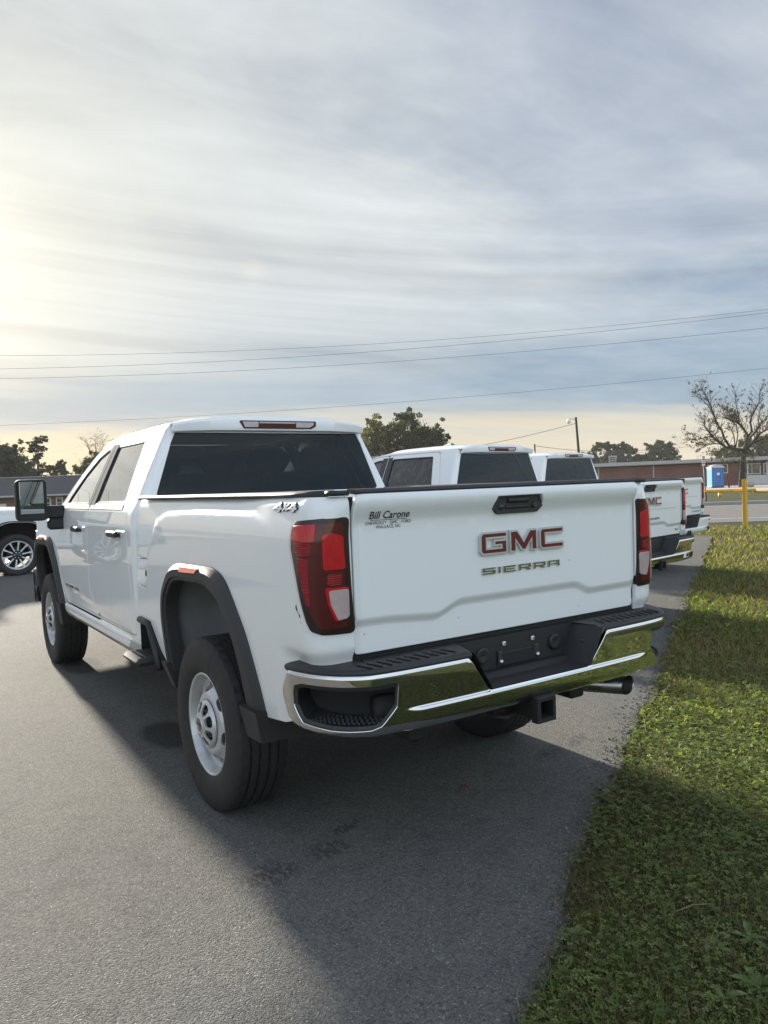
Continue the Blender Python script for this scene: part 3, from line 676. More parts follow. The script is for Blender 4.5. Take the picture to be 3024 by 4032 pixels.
def bed(parent, hd=True, front=0.0, paint='paint'):
    S = S_bed_off(0.0, front); f1 = 1.04+front
    arch = [tuple(p) for p in smooth_line(ARCH_M if hd else [(a, b) for a, b in ARCH_I], n=3, it=2)]
    low = [(f1, 1.497), (f1, .80)]
    if hd: low += [(.83, .80), (.70, .66), (.60, .59), (.53, .575)]
    else: low += [(f1, .60), (.50, .58)]
    O = low+arch+([(-.66, .598)] if hd else [(-.58, .60)])+[(-.865, .624), (-.935, .645), (-.958, .70), (-.958, .80), (-1.02, .855)]+[(u_end(z), z) for z in BZ]
    fuel = fillet([(1.022 if hd else .62, .99), (1.022 if hd else .62, 1.16), (.842 if hd else .44, 1.165), (.842 if hd else .44, .99)], .045, 5)
    ex = [(u, z) for u in np.arange(-.9, .85+front, .03) for z in (1.405, 1.42, 1.432, 1.444, 1.456, 1.468)]
    ex += [(u, z) for u in np.arange(u_end(.9), -.88, .025) for z in (.885, .90, .915, .93, .945)]
    d = panel_data(O, S, [fuel], step=.032, extra=ex, hem=.025, rnd=.004, out=(-1, 0, 0)); d2 = panel_data(O, S, [], step=.032, extra=ex, hem=.025, rnd=.004, out=(-1, 0, 0))
    L = pobj('bed_side', d, paint, parent); R_ = pobj('bed_side', mirror_data(d2), paint, parent)
    fd = pobj('fuel_door', panel_data(offset_poly(fuel, -.011), S_bed_off(0, front), step=.03, hem=.015, rnd=.003, out=(-1, 0, 0)), paint, L)
    if hd:
        c_ = np.mean(fuel, 0); q = S_bed_off(.001, front)(np.array([.842]), np.array([1.078])); mo('finger_pull', box(float(q[0][0]), .846, 1.078, .006, .022, .034, .002), 'gloss', L)
    pobj('gap_backing', panel_data(offset_poly(fuel, .02), S_bed_off(-.024, front), step=.06, hem=0, out=(-1, 0, 0)), 'under', L)  # added dark sheet so the fuel door gap reads as shaded
    for s in (-1, 1): mo('gap_backing', box(s*.795, -1.115, 1.185, .075, .05, .62), 'under', parent)  # added dark blocks that stop sun leaking through the tailgate gaps
    # inside of the box, rails
    mo('bed_floor', box(0, -.05+front/2, .93, .98, 2.10+front, .03), paint, parent)
    for s in (-1, 1): mo('bed_wall', box(s*.815, -.05+front/2, 1.335, .03, 2.12+front, .30), paint, parent); mo('wheel_house', box(s*.66, -.05+front/2, 1.19, .33, 2.10+front, .03), paint, parent)
    mo('bed_front_wall', box(0, f1-.03, 1.20, 1.62, .03, .56), paint, parent)
    rl = []
    for y in np.linspace(-1.155, f1, 24): rl.append([(-.940+.012, y, 1.499), (-.944+.012, y, 1.508), (-.930+.010, y, 1.520), (-.90, y, 1.523), (-.835, y, 1.521), (-.825, y, 1.505)])
    V = np.array(rl).reshape(-1, 3); 
    # follow the rounded rear corner
    w = ss(-1.02, -1.16, V[:, 1]); V[:, 0] += .05*w*(V[:, 0] < -.88)
    F = [(j*6+i, (j+1)*6+i, (j+1)*6+i+1, j*6+i+1) for j in range(23) for i in range(5)]+[(0, 1, 2, 3, 4, 5)]
    bothvf('rail_cap', (V, F), 'trim', parent)
    # round-cornered stub of the cap that turns the rear corner
    [mo('rail_cap_end', box(s*.838, -1.165, 1.511, .085, .05, .020, .006), 'trim', parent) for s in (-1, 1)]
    return L, R_

def tailgate(parent, hd=True, paint='paint', trim_text=None):
    hp = [(-.132, 1.428), (-.112, 1.476), (.144, 1.476), (.162, 1.428), (.126, 1.402), (-.098, 1.402)]; hp = fillet(hp, .012, 3)
    O = fillet([(-.782, .916), (.782, .916), (.782, 1.503), (-.782, 1.503)], .012, 3); S = S_tg_off()
    ex = [(x, zz) for x in np.arange(-.77, .78, .035) for zz in (1.39, 1.405, 1.42, 1.435, 1.45, 1.465, 1.48)]
    for x in np.arange(-.775, .78, .022):
        zc = np.interp(x, [p[0] for p in _zc], [p[1] for p in _zc]); ex += [(x, zc+q) for q in (-.022, -.012, 0, .012, .022)]
    ex += [(s*q, zz) for s in (-1, 1) for q in (.757, .768, .778) for zz in np.arange(.93, 1.5, .03)]
    if hd:
        t = pobj('tailgate', panel_data(O, S, [hp], step=.03, extra=ex, hem=.03, rnd=.005, out=(0, -1, 0)), paint, parent)
    else:
        ig = fillet([(-.70, 1.503-.004), (-.70, 1.205), (.70, 1.205), (.70, 1.503-.004)], [0.001, .06, .06, .001], 6)
        t = pobj('tailgate', panel_data(O, S, [ig], step=.03, extra=ex, hem=.03, rnd=.005, out=(0, -1, 0)), paint, parent)
        pobj('inner_gate', panel_data(offset_poly(ig, -.006), S_tg_off(.006), [hp], step=.03, extra=ex, hem=.02, rnd=.005, out=(0, -1, 0)), paint, t)
    hb = pobj('handle_recess', panel_data(offset_poly(hp, .002), lambda x, z: (x+0*z, -1.203+0*x, z+0*x), step=.03, hem=.03, rnd=.003, out=(0, -1, 0)), 'trim', t)
    mo('handle_grip', join([box(.015, -1.207, 1.452, .12, .012, .022, .005), box(.015, -1.205, 1.424, .14, .008, .014, .004)]), 'trim', t)
    mo('rear_camera', (lambda v: (v[0]+np.array((.108, -1.205, 1.427)), v[1]))(lathe([(0.002, .013), (-.006, .012), (-.008, .007), (-.004, .0001)], 16, 'y')), 'gloss', t)
    mo('gate_lock', (lambda v: (v[0]+np.array((-.080, -1.205, 1.427)), v[1]))(lathe([(0.002, .012), (-.004, .011), (-.005, .0001)], 14, 'y')), 'alloy_dark', t)
    # top cap
    V = []
    prof = [(-1.205, 1.504), (-1.212, 1.512), (-1.200, 1.522), (-1.150, 1.525), (-1.140, 1.510)]
    for x in np.linspace(-.785, .785, 20): V += [(x, y, z) for y, z in prof]
    F = [(j*5+i, j*5+i+1, (j+1)*5+i+1, (j+1)*5+i) for j in range(19) for i in range(4)]+[(0, 1, 2, 3, 4)[::-1], tuple(95+i for i in range(5))]
    mo('gate_cap', (np.array(V), F), 'trim', t, angle=40)
    mo('gate_inner', box(0, -1.12, 1.21, 1.55, .02, .56), paint, t)
    if hd:
        gmc_emblem(t, .043, 1.237, .0855, tg_map)
        P, w = ext_letters('SIERRA'); k = .026; sc = .445/w
        emblem('model_badge', place(P, -.184, 1.153, sc, k), tg_map, 0.0, .007, 'chrome_badge', t)
        # dealer's decal: flat black print
        V, F, z0 = [], [], 0
        def lay(vf, xc, zc):
            k0 = len(V); V.extend([tg_map(xc+a, zc+b, .0022) for a, b in vf[0]]); F.extend([tuple(k0+i for i in f) for f in vf[1]])
        lay(text_polys('Bill Carone', .040, .0004), -.634, 1.411)
        lay(text_polys('CHEVROLET · GMC · FORD', .0172, 0.0), -.634, 1.3895); lay(text_polys('WALLACE, NC', .0172, 0.0), -.634, 1.3745)
        lay(([(-.081, 0), (.081, 0), (.081, .0018), (-.081, .0018)], [(0, 1, 2, 3)]), -.634, 1.405)
        mo('dealer_decal', (np.array(V), F), 'ink', t, smooth=False)
        for x, z in ((-.745, .985), (.40, .955), (.33, 1.17), (-.30, .99)): mo('fly_speck', (np.array([tg_map(x+.0022*math.cos(g), z+.003*math.sin(g), .0008) for g in np.arange(0, 6.2, 1.05)]), [(0, 1, 2, 3, 4, 5)]), 'ink', t, smooth=False)
    else:
        def mp(a, b, q): return tg_map(a, b, q+.006)
        gmc_emblem(t, .043, 1.257, .082, mp)
        P, w = ext_letters('SIERRA'); emblem('model_badge', place(P, -.184, 1.100, .42/w, .022), tg_map, 0.0, .006, 'chrome_badge', t)
        if trim_text:
            P, w = ext_letters(trim_text, gap=.30); ln = .030*len(trim_text); emblem('trim_badge', place(P, .73-ln, .955, ln/w, .020), tg_map, 0.0, .005, 'chrome_badge', t)
    return t

def rear_bumper(parent, finish='chrome', hd=True):
    T = BT; m = lambda u: u-T
    half = [(.133, .868), (.20, .8695), (.40, .8695), (.906, .8695), (1.012, .727)]
    left_low = [(.99, .635), (.81, .633), (.60, .637), (.45, .641), (.32, .645), (.19, .655), (.125, .670), (.095, .686), (.062, .771)]
    O = [(m(u), z) for u, z in half]; O += [(-a, b) for a, b in O[::-1]]
    LL = [(m(u), z) for u, z in left_low]; O = O+[(-a, b) for a, b in LL[::-1]]+LL
    O = fillet(O, [.004, 0, 0, .012, .022, .022, .012, 0, 0, .004]+[.05, .04, .03, .04, .05, .05, 0, 0, 0]+[0, 0, 0, .05, .05, .04, .03, .04, .05], 5)
    pk = [(.152, .79), (.165, .820), (.209, .833), (.40, .832), (.494, .832), (.582, .834), (.594, .822), (.591, .740), (.528, .674), (.487, .663), (.40, .661), (.32, .662), (.19, .676), (.146, .74)]
    PK = fillet([(m(u), z) for u, z in pk], .014, 3); holes = [PK, [(-a, b) for a, b in PK]]
    ex = [(c_, z) for c_ in np.arange(-T+.1, T-.09, .009) for z in (.702, .709, .716, .723, .730, .737, .745)]+[(c_, z) for c_ in np.arange(-T+.1, T-.09, .02) for z in (.655, .67, .685, .76, .850, .857, .863)]
    rb = pobj('rear_bumper', panel_data(O, S_bump, holes, step=.026, extra=ex, hem=.02, rnd=.004, out=(0, -1, 0)), finish, parent)
    # corner step pockets
    dirn = np.array((.78, .62, 0))
    P = np.array(resample(PK, .03)); Pin = np.array(offset_poly([tuple(p) for p in P], -.020)); n = len(P)
    def at(Q, dep): x, y, z = S_bump(Q[:, 0], Q[:, 1]); return np.c_[x, y, z]+dirn*dep
    L0, L1, L2 = at(P, .002), at(Pin, .016), at(Pin, .13); L2[:, 2] = np.maximum(L2[:, 2]*.9+.078, .688)
    F = [(i, (i+1) % n, n+(i+1) % n, n+i) for i in range(n)]; F2 = [(i, (i+1) % n, n+(i+1) % n, n+i) for i in range(n)]+[tuple(n+i for i in range(n))[::-1]]
    A = sum(P[i][0]*P[(i+1) % n][1]-P[(i+1) % n][0]*P[i][1] for i in range(n))
    if A > 0: pass
    bothvf('pocket_frame', (np.vstack([L0, L1]), F), 'trim_grey', rb, smooth=False)
    bothvf('step_pocket', (np.vstack([L1+dirn*.001, L2]), F2), 'trim', rb, smooth=True, angle=35)
    nub = []
    for i, c_ in enumerate(np.arange(.215, .53, .019)):
        for j in range(5):
            q = at(np.array([[m(c_+(j % 2)*.006), .687]]), .026+j*.018)[0]; nub.append(box(q[0], q[1], .690+j*.0006, .008, .012, .008, .002))
    bothvf('step_tread', join(nub), 'trim_grey', rb, smooth=False)
    # top pad with ribs
    for s in (-1, 1):
        cs = np.linspace(m(.10), m(.925), 40); V = []
        prof = [(.010, .862), (.004, .870), (.003, .879), (.012, .886), (.035, .889), (.085, .890), (.165, .892)]
        for c_ in cs:
            for d_, z in prof:
                cc = c_ + (.045*(d_/.165) if c_ > m(.90) else 0)
                x, y = bump_xy(np.array([cc]), np.array([-d_])); V.append((float(x[0])*(-s), float(y[0]), z))
        k = len(prof); F = [(j*k+i, j*k+i+1, (j+1)*k+i+1, (j+1)*k+i) for j in range(len(cs)-1) for i in range(k-1)]
        if s == 1: F = [f[::-1] for f in F]
        mo('step_pad', (np.array(V), F), 'trim', rb)
        rib = []
        for i in range(10):
            xx = .43+i*.042; rib.append(box(s*xx, -1.262, .8925, .012, .078, .008, .003, Matrix.Rotation(rad(-14*s), 3, 'Z')))
        mo('pad_ribs', join(rib), 'trim_grey', rb, smooth=False)
    # licence-plate recess
    a = [(-.366, -1.337, .884), (-.361, -1.341, .872), (-.279, -1.3435, .7335), (.279, -1.3435, .7335), (.361, -1.341, .872), (.366, -1.337, .884)]
    b = [(-.345, -1.19, .892), (-.335, -1.19, .875), (-.255, -1.19, .742), (.255, -1.19, .742), (.335, -1.19, .875), (.345, -1.19, .892)]
    mo('plate_recess', (np.array(a+b), [(i, i+1, 7+i, 6+i) for i in range(5)]+[(6, 7, 8, 9, 10, 11)]), 'trim', rb, smooth=False)
    if hd:
        mo('plate_opening', box(.005, -1.193, .792, .20, .010, .058, .004), 'under', rb, smooth=False)
        for x, z in ((-.105, .79), (.105, .79)):
            mo('bracket', box(x, -1.196, z+.008, .024, .008, .062, .003), 'alloy_dark', rb, smooth=False); mo('bolt', (lambda v: (v[0]+np.array((x, -1.200, z-.006)), v[1]))(lathe([(0, .011), (-.009, .010), (-.011, .0001)], 8, 'y')), 'zinc', rb)
        for x in (-.082, .082): mo('plate_clip', join([box(x, -1.197, .857, .017, .010, .017, .003), ]), 'white_plastic', rb, smooth=False); 
        for x in (-.082, .082): mo('clip_hole', box(x, -1.2025, .857, .006, .002, .006), 'ink', rb, smooth=False)
        for x in (-.20, .215): mo('socket_cover', (lambda v: (v[0]+np.array((x, -1.19, .822)), v[1]))(lathe([(0, .034), (-.010, .034), (-.013, .029), (-.013, .022), (-.008, .0001)], 24, 'y')), 'trim', rb)
        for s in (-1, 1): mo('plate_lamp', box(s*.318, -1.262, .815, .010, .03, .022, .003), 'alloy_dark', rb, smooth=False)
    else:
        for s in (-1, 1):   # exhaust outlets let into the bumper
            a_ = fillet([(s*.50, .652), (s*.74, .668), (s*.74, .712), (s*.70, .728), (s*.53, .716)], .012, 3)
            if s < 0: a_ = a_[::-1]
            def mp(x, z, q): xx, yy, zz = S_bump(np.array([math.copysign(BT-float(np.interp(-abs(x), -_bp[:, 0], _bt)), x)]), np.array([z])); return (float(xx[0]), float(yy[0])-q, z)
            b_ = offset_poly(a_, -.012); o = mo('exhaust_outlet', (np.array([mp(x, z, .012) for x, z in a_]+[mp(x, z, .012) for x, z in b_]+[mp(x, z, -.02) for x, z in b_]+[mp(x, z, -.01) for x, z in a_]),
                [(i, (i+1) % len(a_), len(a_)+(i+1) % len(a_), len(a_)+i) for i in range(len(a_))]+[(len(a_)+i, len(a_)+(i+1) % len(a_), 2*len(a_)+(i+1) % len(a_), 2*len(a_)+i) for i in range(len(a_))]+[(i, 3*len(a_)+i, 3*len(a_)+(i+1) % len(a_), (i+1) % len(a_)) for i in range(len(a_))]), 'chrome', rb, smooth=False)
            mo('outlet_mouth', (np.array([mp(x, z, .003) for x, z in b_]), [tuple(range(len(b_)))]), 'under', rb, smooth=False)
    mo('rear_sill', box(0, -1.125, .885, 1.62, .05, .085), 'under', rb)
    mo('bumper_beam', box(0, -1.22, .70, 1.5, .05, .12), 'under', rb)
    return rb

CAB = []   # the cab's parts are built once and shared by the other trucks
DOOR_F = [(2.285, 1.935), (2.285, 1.44), (2.31, 1.25), (2.33, .85), (2.15, .668), (3.18, .668), (3.37, .86), (3.42, 1.15), (3.42, 1.36), (3.30, 1.475), (2.95, 1.745), (2.70, 1.872), (2.48, 1.925)]
DOOR_R = [(1.415, 1.938), (2.269, 1.935), (2.269, 1.44), (2.294, 1.25), (2.314, .85), (2.134, .668), (1.17, .668), (1.19, .86), (1.225, 1.25), (1.245, 1.44)]
WIN_R = [(1.505, 1.897), (2.20, 1.897), (2.185, 1.472), (1.385, 1.478)]
WIN_F = [(2.365, 1.895), (2.47, 1.885), (2.66, 1.835), (2.90, 1.70), (3.12, 1.53), (3.17, 1.468), (2.37, 1.468)]
def cab(parent, mats):
    P = mats['paint']; S = S_cab_off(); ub = lambda z: float(y_back(z))+RC-RC*math.pi/2
    top = [(y, float(z_top(y))) for y in (1.35, 1.7, 2.0, 2.25, 2.5, 2.65, 2.8, 2.95, 3.1, 3.25, 3.42)]
    O = [(3.25, .645), (3.42, .86), (3.47, 1.15), (3.48, 1.35)]+top[::-1]+[(ub(1.966), 1.966)]+[(ub(z), z) for z in (1.9, 1.8, 1.7, 1.6, 1.5, 1.4, 1.2, 1.0, .8, .645)]
    hole = [(3.19, .660), (3.38, .855), (3.428, 1.15), (3.428, 1.365), (3.305, 1.485), (2.955, 1.755), (2.705, 1.880), (2.485, 1.933), (2.28, 1.944), (1.408, 1.947), (1.237, 1.44), (1.217, 1.25), (1.182, .86), (1.162, .660)]
    hole = offset_poly(hole, .003)
    hole = fillet(hole, [.05, .04, .03, .02, .02, .05, .05, .05, 0, .05, .03, 0, 0, .05], 4)
    ex = [(u, z) for z in np.arange(.68, 1.96, .03) for u in (float(y_back(z))+q for q in (-.02, -.008, .004, .016, .028, .04, .052, .07))]
    both('cab_side', panel_data(O, S, [hole], step=.035, extra=ex, hem=.015, rnd=.003, out=(-1, 0, 0)), P, parent)
    # dark jamb behind the door gaps
    both('door_jamb', panel_data(offset_poly(hole, .012), S_cab_off(-.022), [offset_poly(WIN_R, .02), offset_poly(WIN_F, .02)], step=.06, hem=0, out=(-1, 0, 0)), 'under', parent)
    for nm, D_, Wn, gl in (('front_door', DOOR_F, WIN_F, 'glass_green'), ('rear_door', DOOR_R, WIN_R, 'glass_side')):
        rr = [.03, 0, 0, 0, .03, .05, .04, .03, .02, .02, .05, .05, .05] if nm == 'front_door' else [.05, .03, 0, 0, 0, .03, .05, 0, 0, .03]
        Dp = fillet(D_, rr, 4); Wp = fillet(Wn, .03, 4); zl = [(u, .665+.06*(u-1.2)+q) for u in np.arange(1.2, 3.4, .04) for q in (-.03, -.012, .006, .022, .035)]
        d = panel_data(Dp, S, [Wp], step=.026, extra=zl+[(u, z) for u in np.arange(1.2, 3.4, .024) for z in (1.385, 1.402, 1.418, 1.432, 1.446)], hem=.018, rnd=.004, out=(-1, 0, 0))
        g = panel_data(offset_poly(Wp, .004), S_cab_off(-.012), step=.06, hem=0, out=(-1, 0, 0)); sl = panel_data(offset_poly(Wp, .001), S_cab_off(-.003), [offset_poly(Wp, -.016)], step=.03, hem=.012, rnd=.001, out=(-1, 0, 0))
        yh = 1.36 if nm == 'rear_door' else 2.47
        for s in (0, 1):
            f = (lambda q: q) if s == 0 else mirror_data; sg = -1 if s == 0 else 1
            do = pobj(nm, f(d), P, parent); pobj('door_glass', f(g), mats[gl], do); pobj('window_seal', f(sl), 'trim', do)
            xw = float(WC(1.275)); hnd = join([box(sg*(xw+.032), yh+.10, 1.285, .022, .225, .042, .010), box(sg*(xw+.012), yh+.03, 1.28, .04, .03, .028, .004), box(sg*(xw+.012), yh+.17, 1.28, .04, .03, .028, .004)])
            mo('door_handle', hnd, mats['handle'], do, smooth=False)
            # belt moulding and blacked-out pillar strips
            y0, y1 = (1.375, 2.270) if nm == 'rear_door' else (2.290, 3.235)
            bd = panel_data([(y0, 1.440), (y1, 1.440), (y1-.01, 1.464), (y0+.006, 1.468)], S_cab_off(.004), step=.04, hem=.01, rnd=.003, out=(-1, 0, 0)); pobj('belt_moulding', f(bd), mats['belt'], do)
            pil = [(2.198, 1.912), (2.273, 1.912), (2.273, 1.468), (2.180, 1.468)] if nm == 'rear_door' else [(2.287, 1.911), (2.372, 1.909), (2.374, 1.466), (2.289, 1.466)]
            pobj('pillar_cover', f(panel_data(pil, S_cab_off(.003), step=.05, hem=.008, rnd=.002, out=(-1, 0, 0))), 'gloss', do)
    # roof and rear lip
    ys = np.linspace(1.09, 2.66, 14); edge = [(-float(WC(z_top(y))), y) for y in ys]; O = edge+[(-.5, 2.70), (0, 2.715), (.5, 2.70)]+[(-x, y) for x, y in edge[::-1]]
    exr = [(s*x, y) for s in (-1, 1) for x in (.355, .365, .375, .385, .395, .515, .525, .535, .545, .555, .60, .63, .65) for y in np.arange(1.1, 2.6, .06)]
    rf = pobj('roof', panel_data(O, S_roof, step=.06, extra=exr, hem=.012, rnd=.003, out=(0, 0, 1)), P, parent)
    V = []; xs = np.linspace(-.692, .692, 44)
    for x in xs:
        xr = x*.962; z0 = float(S_roof(np.array([xr]), np.array([1.10]))[2][0]); q = abs(x)/.692; zb = 1.927-.010*q**4; lift = .004-.010*ss(.42, .50, abs(x))
        V += [(xr, 1.105, z0-.002), (x, 1.072, z0+float(lift)-.001), (x, 1.046+.02*q**6, z0-.012+float(lift)), (x, 1.041+.02*q**6, z0-.022), (x, 1.049+.02*q**6, zb+.004), (x, 1.054+.02*q**6, zb-.004), (x, 1.10, zb-.010)]
    F = [(j*7+i, (j+1)*7+i, (j+1)*7+i+1, j*7+i+1) for j in range(43) for i in range(6)]+[tuple(range(7)), tuple(43*7+i for i in range(7))[::-1]]
    F = [f[::-1] for f in F]
    mo('rear_lip', (np.array(V), F), P, rf, angle=30)
    b3 = fillet([(-.275, 1.986), (-.238, 1.934), (.252, 1.934), (.288, 1.953), (.288, 1.986)], .008, 3)
    bl = lambda a, b, q: (a+.008, 1.0445+(1.985-b)*.10-q, b-.001)
    cl = emblem('brake_lamp', [b3], bl, -.01, .006, mats['chmsl'], rf)
    emblem('cargo_lens', [[(-.250, 1.979), (-.233, 1.944), (-.140, 1.944), (-.138, 1.979)], [(.135, 1.979), (.137, 1.944), (.238, 1.944), (.270, 1.960), (.270, 1.979)], [(-.130, 1.979), (-.130, 1.969), (.130, 1.969), (.130, 1.979)]], bl, .0058, .008, 'lens_white', rf)
    # back wall with its window
    def S_back(x, z): return x+0*z, y_back(z)+0*x, z+0*x
    zs = (1.0, 1.2, 1.4, 1.5, 1.6, 1.7, 1.8, 1.9, 1.935); O = [(-float(WC(z))+RC, z) for z in zs]+[(float(WC(z))-RC, z) for z in zs[::-1]]
    wb = fillet([(-.655, 1.915), (.655, 1.915), (.815, 1.515), (-.815, 1.515)], .03, 4)
    wb = fillet([(-.690+.02, 1.913), (.690-.02, 1.913), (.833-.018, 1.512), (-.833+.018, 1.512)], .025, 4)
    bw = pobj('cab_back', panel_data(O, S_back, [wb], step=.05, hem=.015, rnd=.003, out=(0, -1, 0)), P, parent)
    pobj('rear_window', panel_data(offset_poly(wb, .003), lambda x, z: (x+0*z, y_back(z)+.006+0*x, z+0*x), step=.2, hem=0, out=(0, -1, 0)), mats['rear_glass'], bw)
    # windscreen, bonnet, wings, nose
    def S_ws(x, z): return x+0*z, 3.47-(z-1.385)*1.36-.16*(x/.8)**2, z+0*x
    pobj('windscreen', panel_data([(-.82, 1.385), (.82, 1.385), (.66, 1.93), (-.66, 1.93)], S_ws, step=.08, hem=0, out=(0, 1, 0)), 'glass_green', parent)
    def S_hood(x, y): return x+0*y, y+0*x, 1.405-.045*ss(3.5, 4.9, y)-.075*np.abs(x/.93)**5-.07*ss(4.8, 5.0, y)+.014*(1-ss(.42, .50, np.abs(x)))
    pobj('bonnet', panel_data(fillet([(-.90, 3.43), (.90, 3.43), (.86, 4.97), (-.86, 4.97)], .05), S_hood, step=.06, hem=.02, out=(0, 0, 1)), P, parent)
    am = smooth_line(ARCH_M if mats['hd'] else ARCH_I, n=3, it=2)+np.array((4.036, 0))
    Of = [(3.488, 1.355), (3.478, 1.15), (3.43, .855), (3.33, .68), (3.36, .60)]+[tuple(p) for p in am[::-1]]+[(4.62, .575), (4.96, .62), (4.99, 1.20), (4.8, 1.315), (4.3, 1.335)]
    both('front_wing', panel_data(Of, S_cab_off(), step=.04, hem=.02, rnd=.004, out=(-1, 0, 0)), P, parent)
    gr = mo('grille', box(0, 4.965, 1.03, 1.42, .10, .44, .03), 'gloss', parent, smooth=False)
    for i in range(5): mo('grille_bar', box(0, 5.02, .88+i*.075, 1.30, .02, .02, .006), mats['chrome'], gr, smooth=False)
    gmc_emblem(gr, 0, .985, .10, lambda a, b, q: (-a, 5.03+q, b))
    for s in (-1, 1):
        hl = mo('headlamp', box(s*.80, 4.955, 1.08, .17, .12, .26, .02), 'lens_clear', parent, smooth=False); mo('lamp_trim', box(s*.80, 4.97, .93, .18, .10, .03, .01), 'chrome', hl, smooth=False)
    V, F = grid_surf(lambda u, v: (.95*math.sin(u), 4.86+.20*math.cos(u)**.6 if math.cos(u) > 0 else 4.86, v), np.linspace(-math.pi/2, math.pi/2, 25), [.46, .50, .66, .78, .80]); mo('front_bumper', (V, F), mats['chrome'], parent)
    # mirrors
    for s in (-1, 1):
        mr = mo('door_mirror', join([prism_y(fillet([(s*1.198-.117, 1.347), (s*1.198+.117, 1.347), (s*1.198+.117, 1.683), (s*1.198-.117, 1.683)], .045, 5), [(3.116, .016), (3.108, .010), (3.108, .003), (3.116, 0), (3.185, .002), (3.215, .03), (3.225, .06)]), box(s*1.02, 3.17, 1.415, .15, .07, .105, .012), box(s*1.01, 3.17, 1.315, .14, .085, .095, .022)]), 'trim', parent, angle=25)
        mo('mirror_glass', box(s*1.195, 3.108, 1.535, .185, .008, .262, .003, Matrix.Rotation(rad(-s*7), 3, 'Z')), 'mirror', mr, smooth=False); mo('glass_divider', box(s*1.195, 3.106, 1.475, .185, .006, .007), 'trim', mr, smooth=False)
        mo('mirror_cap', box(s*1.20, 3.212, 1.54, .215, .014, .24, .006), 'gloss', mr)
    # cabin
    cb = mo('cabin_shell', join([box(0, 2.2, .72, 1.78, 2.3, .03), box(0, 2.0, 1.945, 1.22, 1.5, .02), box(0, 3.15, 1.20, 1.7, .5, .30, .05)]), 'headliner', parent, smooth=False)
    def seat(x, y, w):
        a = mo('seat', join([box(x, y, 1.02, w, .52, .16, .05), box(x, y-.24, 1.36, w, .14, .60, .06, Matrix.Rotation(rad(-12), 3, 'X'))]), 'cloth', parent, angle=50)
        for k in ((0,) if w < .8 else (-.36, 0, .36)): mo('headrest', join([box(x+k, y-.335, 1.735, .26, .10, .17, .045), box(x+k, y-.32, 1.63, .10, .02, .10)]), 'cloth', a, angle=50)
    seat(-.40, 2.55, .52); seat(.40, 2.55, .52); seat(0, 1.52, 1.34)
    sw = mo('steering_wheel', (lambda v: (v[0] @ np.array(Matrix.Rotation(rad(28), 3, 'X')).T+np.array((-.40, 2.93, 1.38)), v[1]))(lathe([(0, .175), (.014, .188), (0, .20), (-.014, .188)], 28, 'y', True)), 'cloth', parent)
    mo('dashboard', box(0, 3.10, 1.36, 1.60, .42, .20, .06), 'cloth', parent); mo('inner_mirror', box(0, 2.72, 1.80, .24, .03, .07, .02), 'cloth', parent)
# ------------------------------------------------------------------ the trucks
def under_body(parent, hd, front):
    for s in (-1, 1):
        mo('frame_rail', box(s*.46, 1.7+front/2, .58, .09, 5.6+front, .15, .01), 'under', parent, smooth=False)
        mo('leaf_spring', join([box(s*.56, .0, .50-.012*i, .07, 1.3-.25*i, .012) for i in range(4)]), 'under', parent, smooth=False)
    mo('rear_axle', join([tube([(-.70, 0, .41), (.70, 0, .41)], .055, 12), (lambda v: (v[0]+np.array((0, 0, .40)), v[1]))(lathe([(-.17, .06), (-.13, .14), (0, .175), (.13, .14), (.17, .06)], 20)), tube([(0, .15, .40), (0, 2.6, .50)], .05, 10)]), 'under', parent)
    mo('front_axle', tube([(-.70, 4.036+front, .40), (.70, 4.036+front, .40)], .06, 10), 'under', parent)
    mo('fuel_tank', box(-.20, 2.0+front, .50, .45, 1.3, .26, .04), 'under', parent, smooth=False); mo('engine_sump', box(0, 4.2+front, .50, .8, 1.2, .35, .05), 'under', parent, smooth=False)
    sp = (lambda v: (v[0][:, [1, 2, 0]]+np.array((0, -.62, .60)), v[1]))(tyre_data(.40, .12, .235, 48)); mo('spare_tyre', sp, 'rubber', parent)
    sq = lambda q: [(-q, .60-q), (q, .60-q), (q, .60+q), (-q, .60+q)]
    V, F = prism_y(sq(.05), [(-.95, .008), (-1.315, .008), (-1.315, -.003), (-1.350, -.003), (-1.353, .001), (-1.353, .015), (-1.15, .018)]); F = [f for f in F if len(set(f)) == 4 and f != (3, 2, 1, 0)]
    mo('hitch_receiver', join([(V, F), box(0, -.97, .60, 1.0, .09, .09, .01), box(0, -1.02, .70, .30, .12, .12, .01)]), 'under', parent, smooth=False)
    [mo('chain_loop', tube([(s*(.06+.0), -1.22, .575), (s*.13, -1.25, .565), (s*.155, -1.20, .565), (s*.13, -1.13, .57), (s*.06, -1.12, .575)], .012, 8), 'under', parent) for s in (-1, 1)]

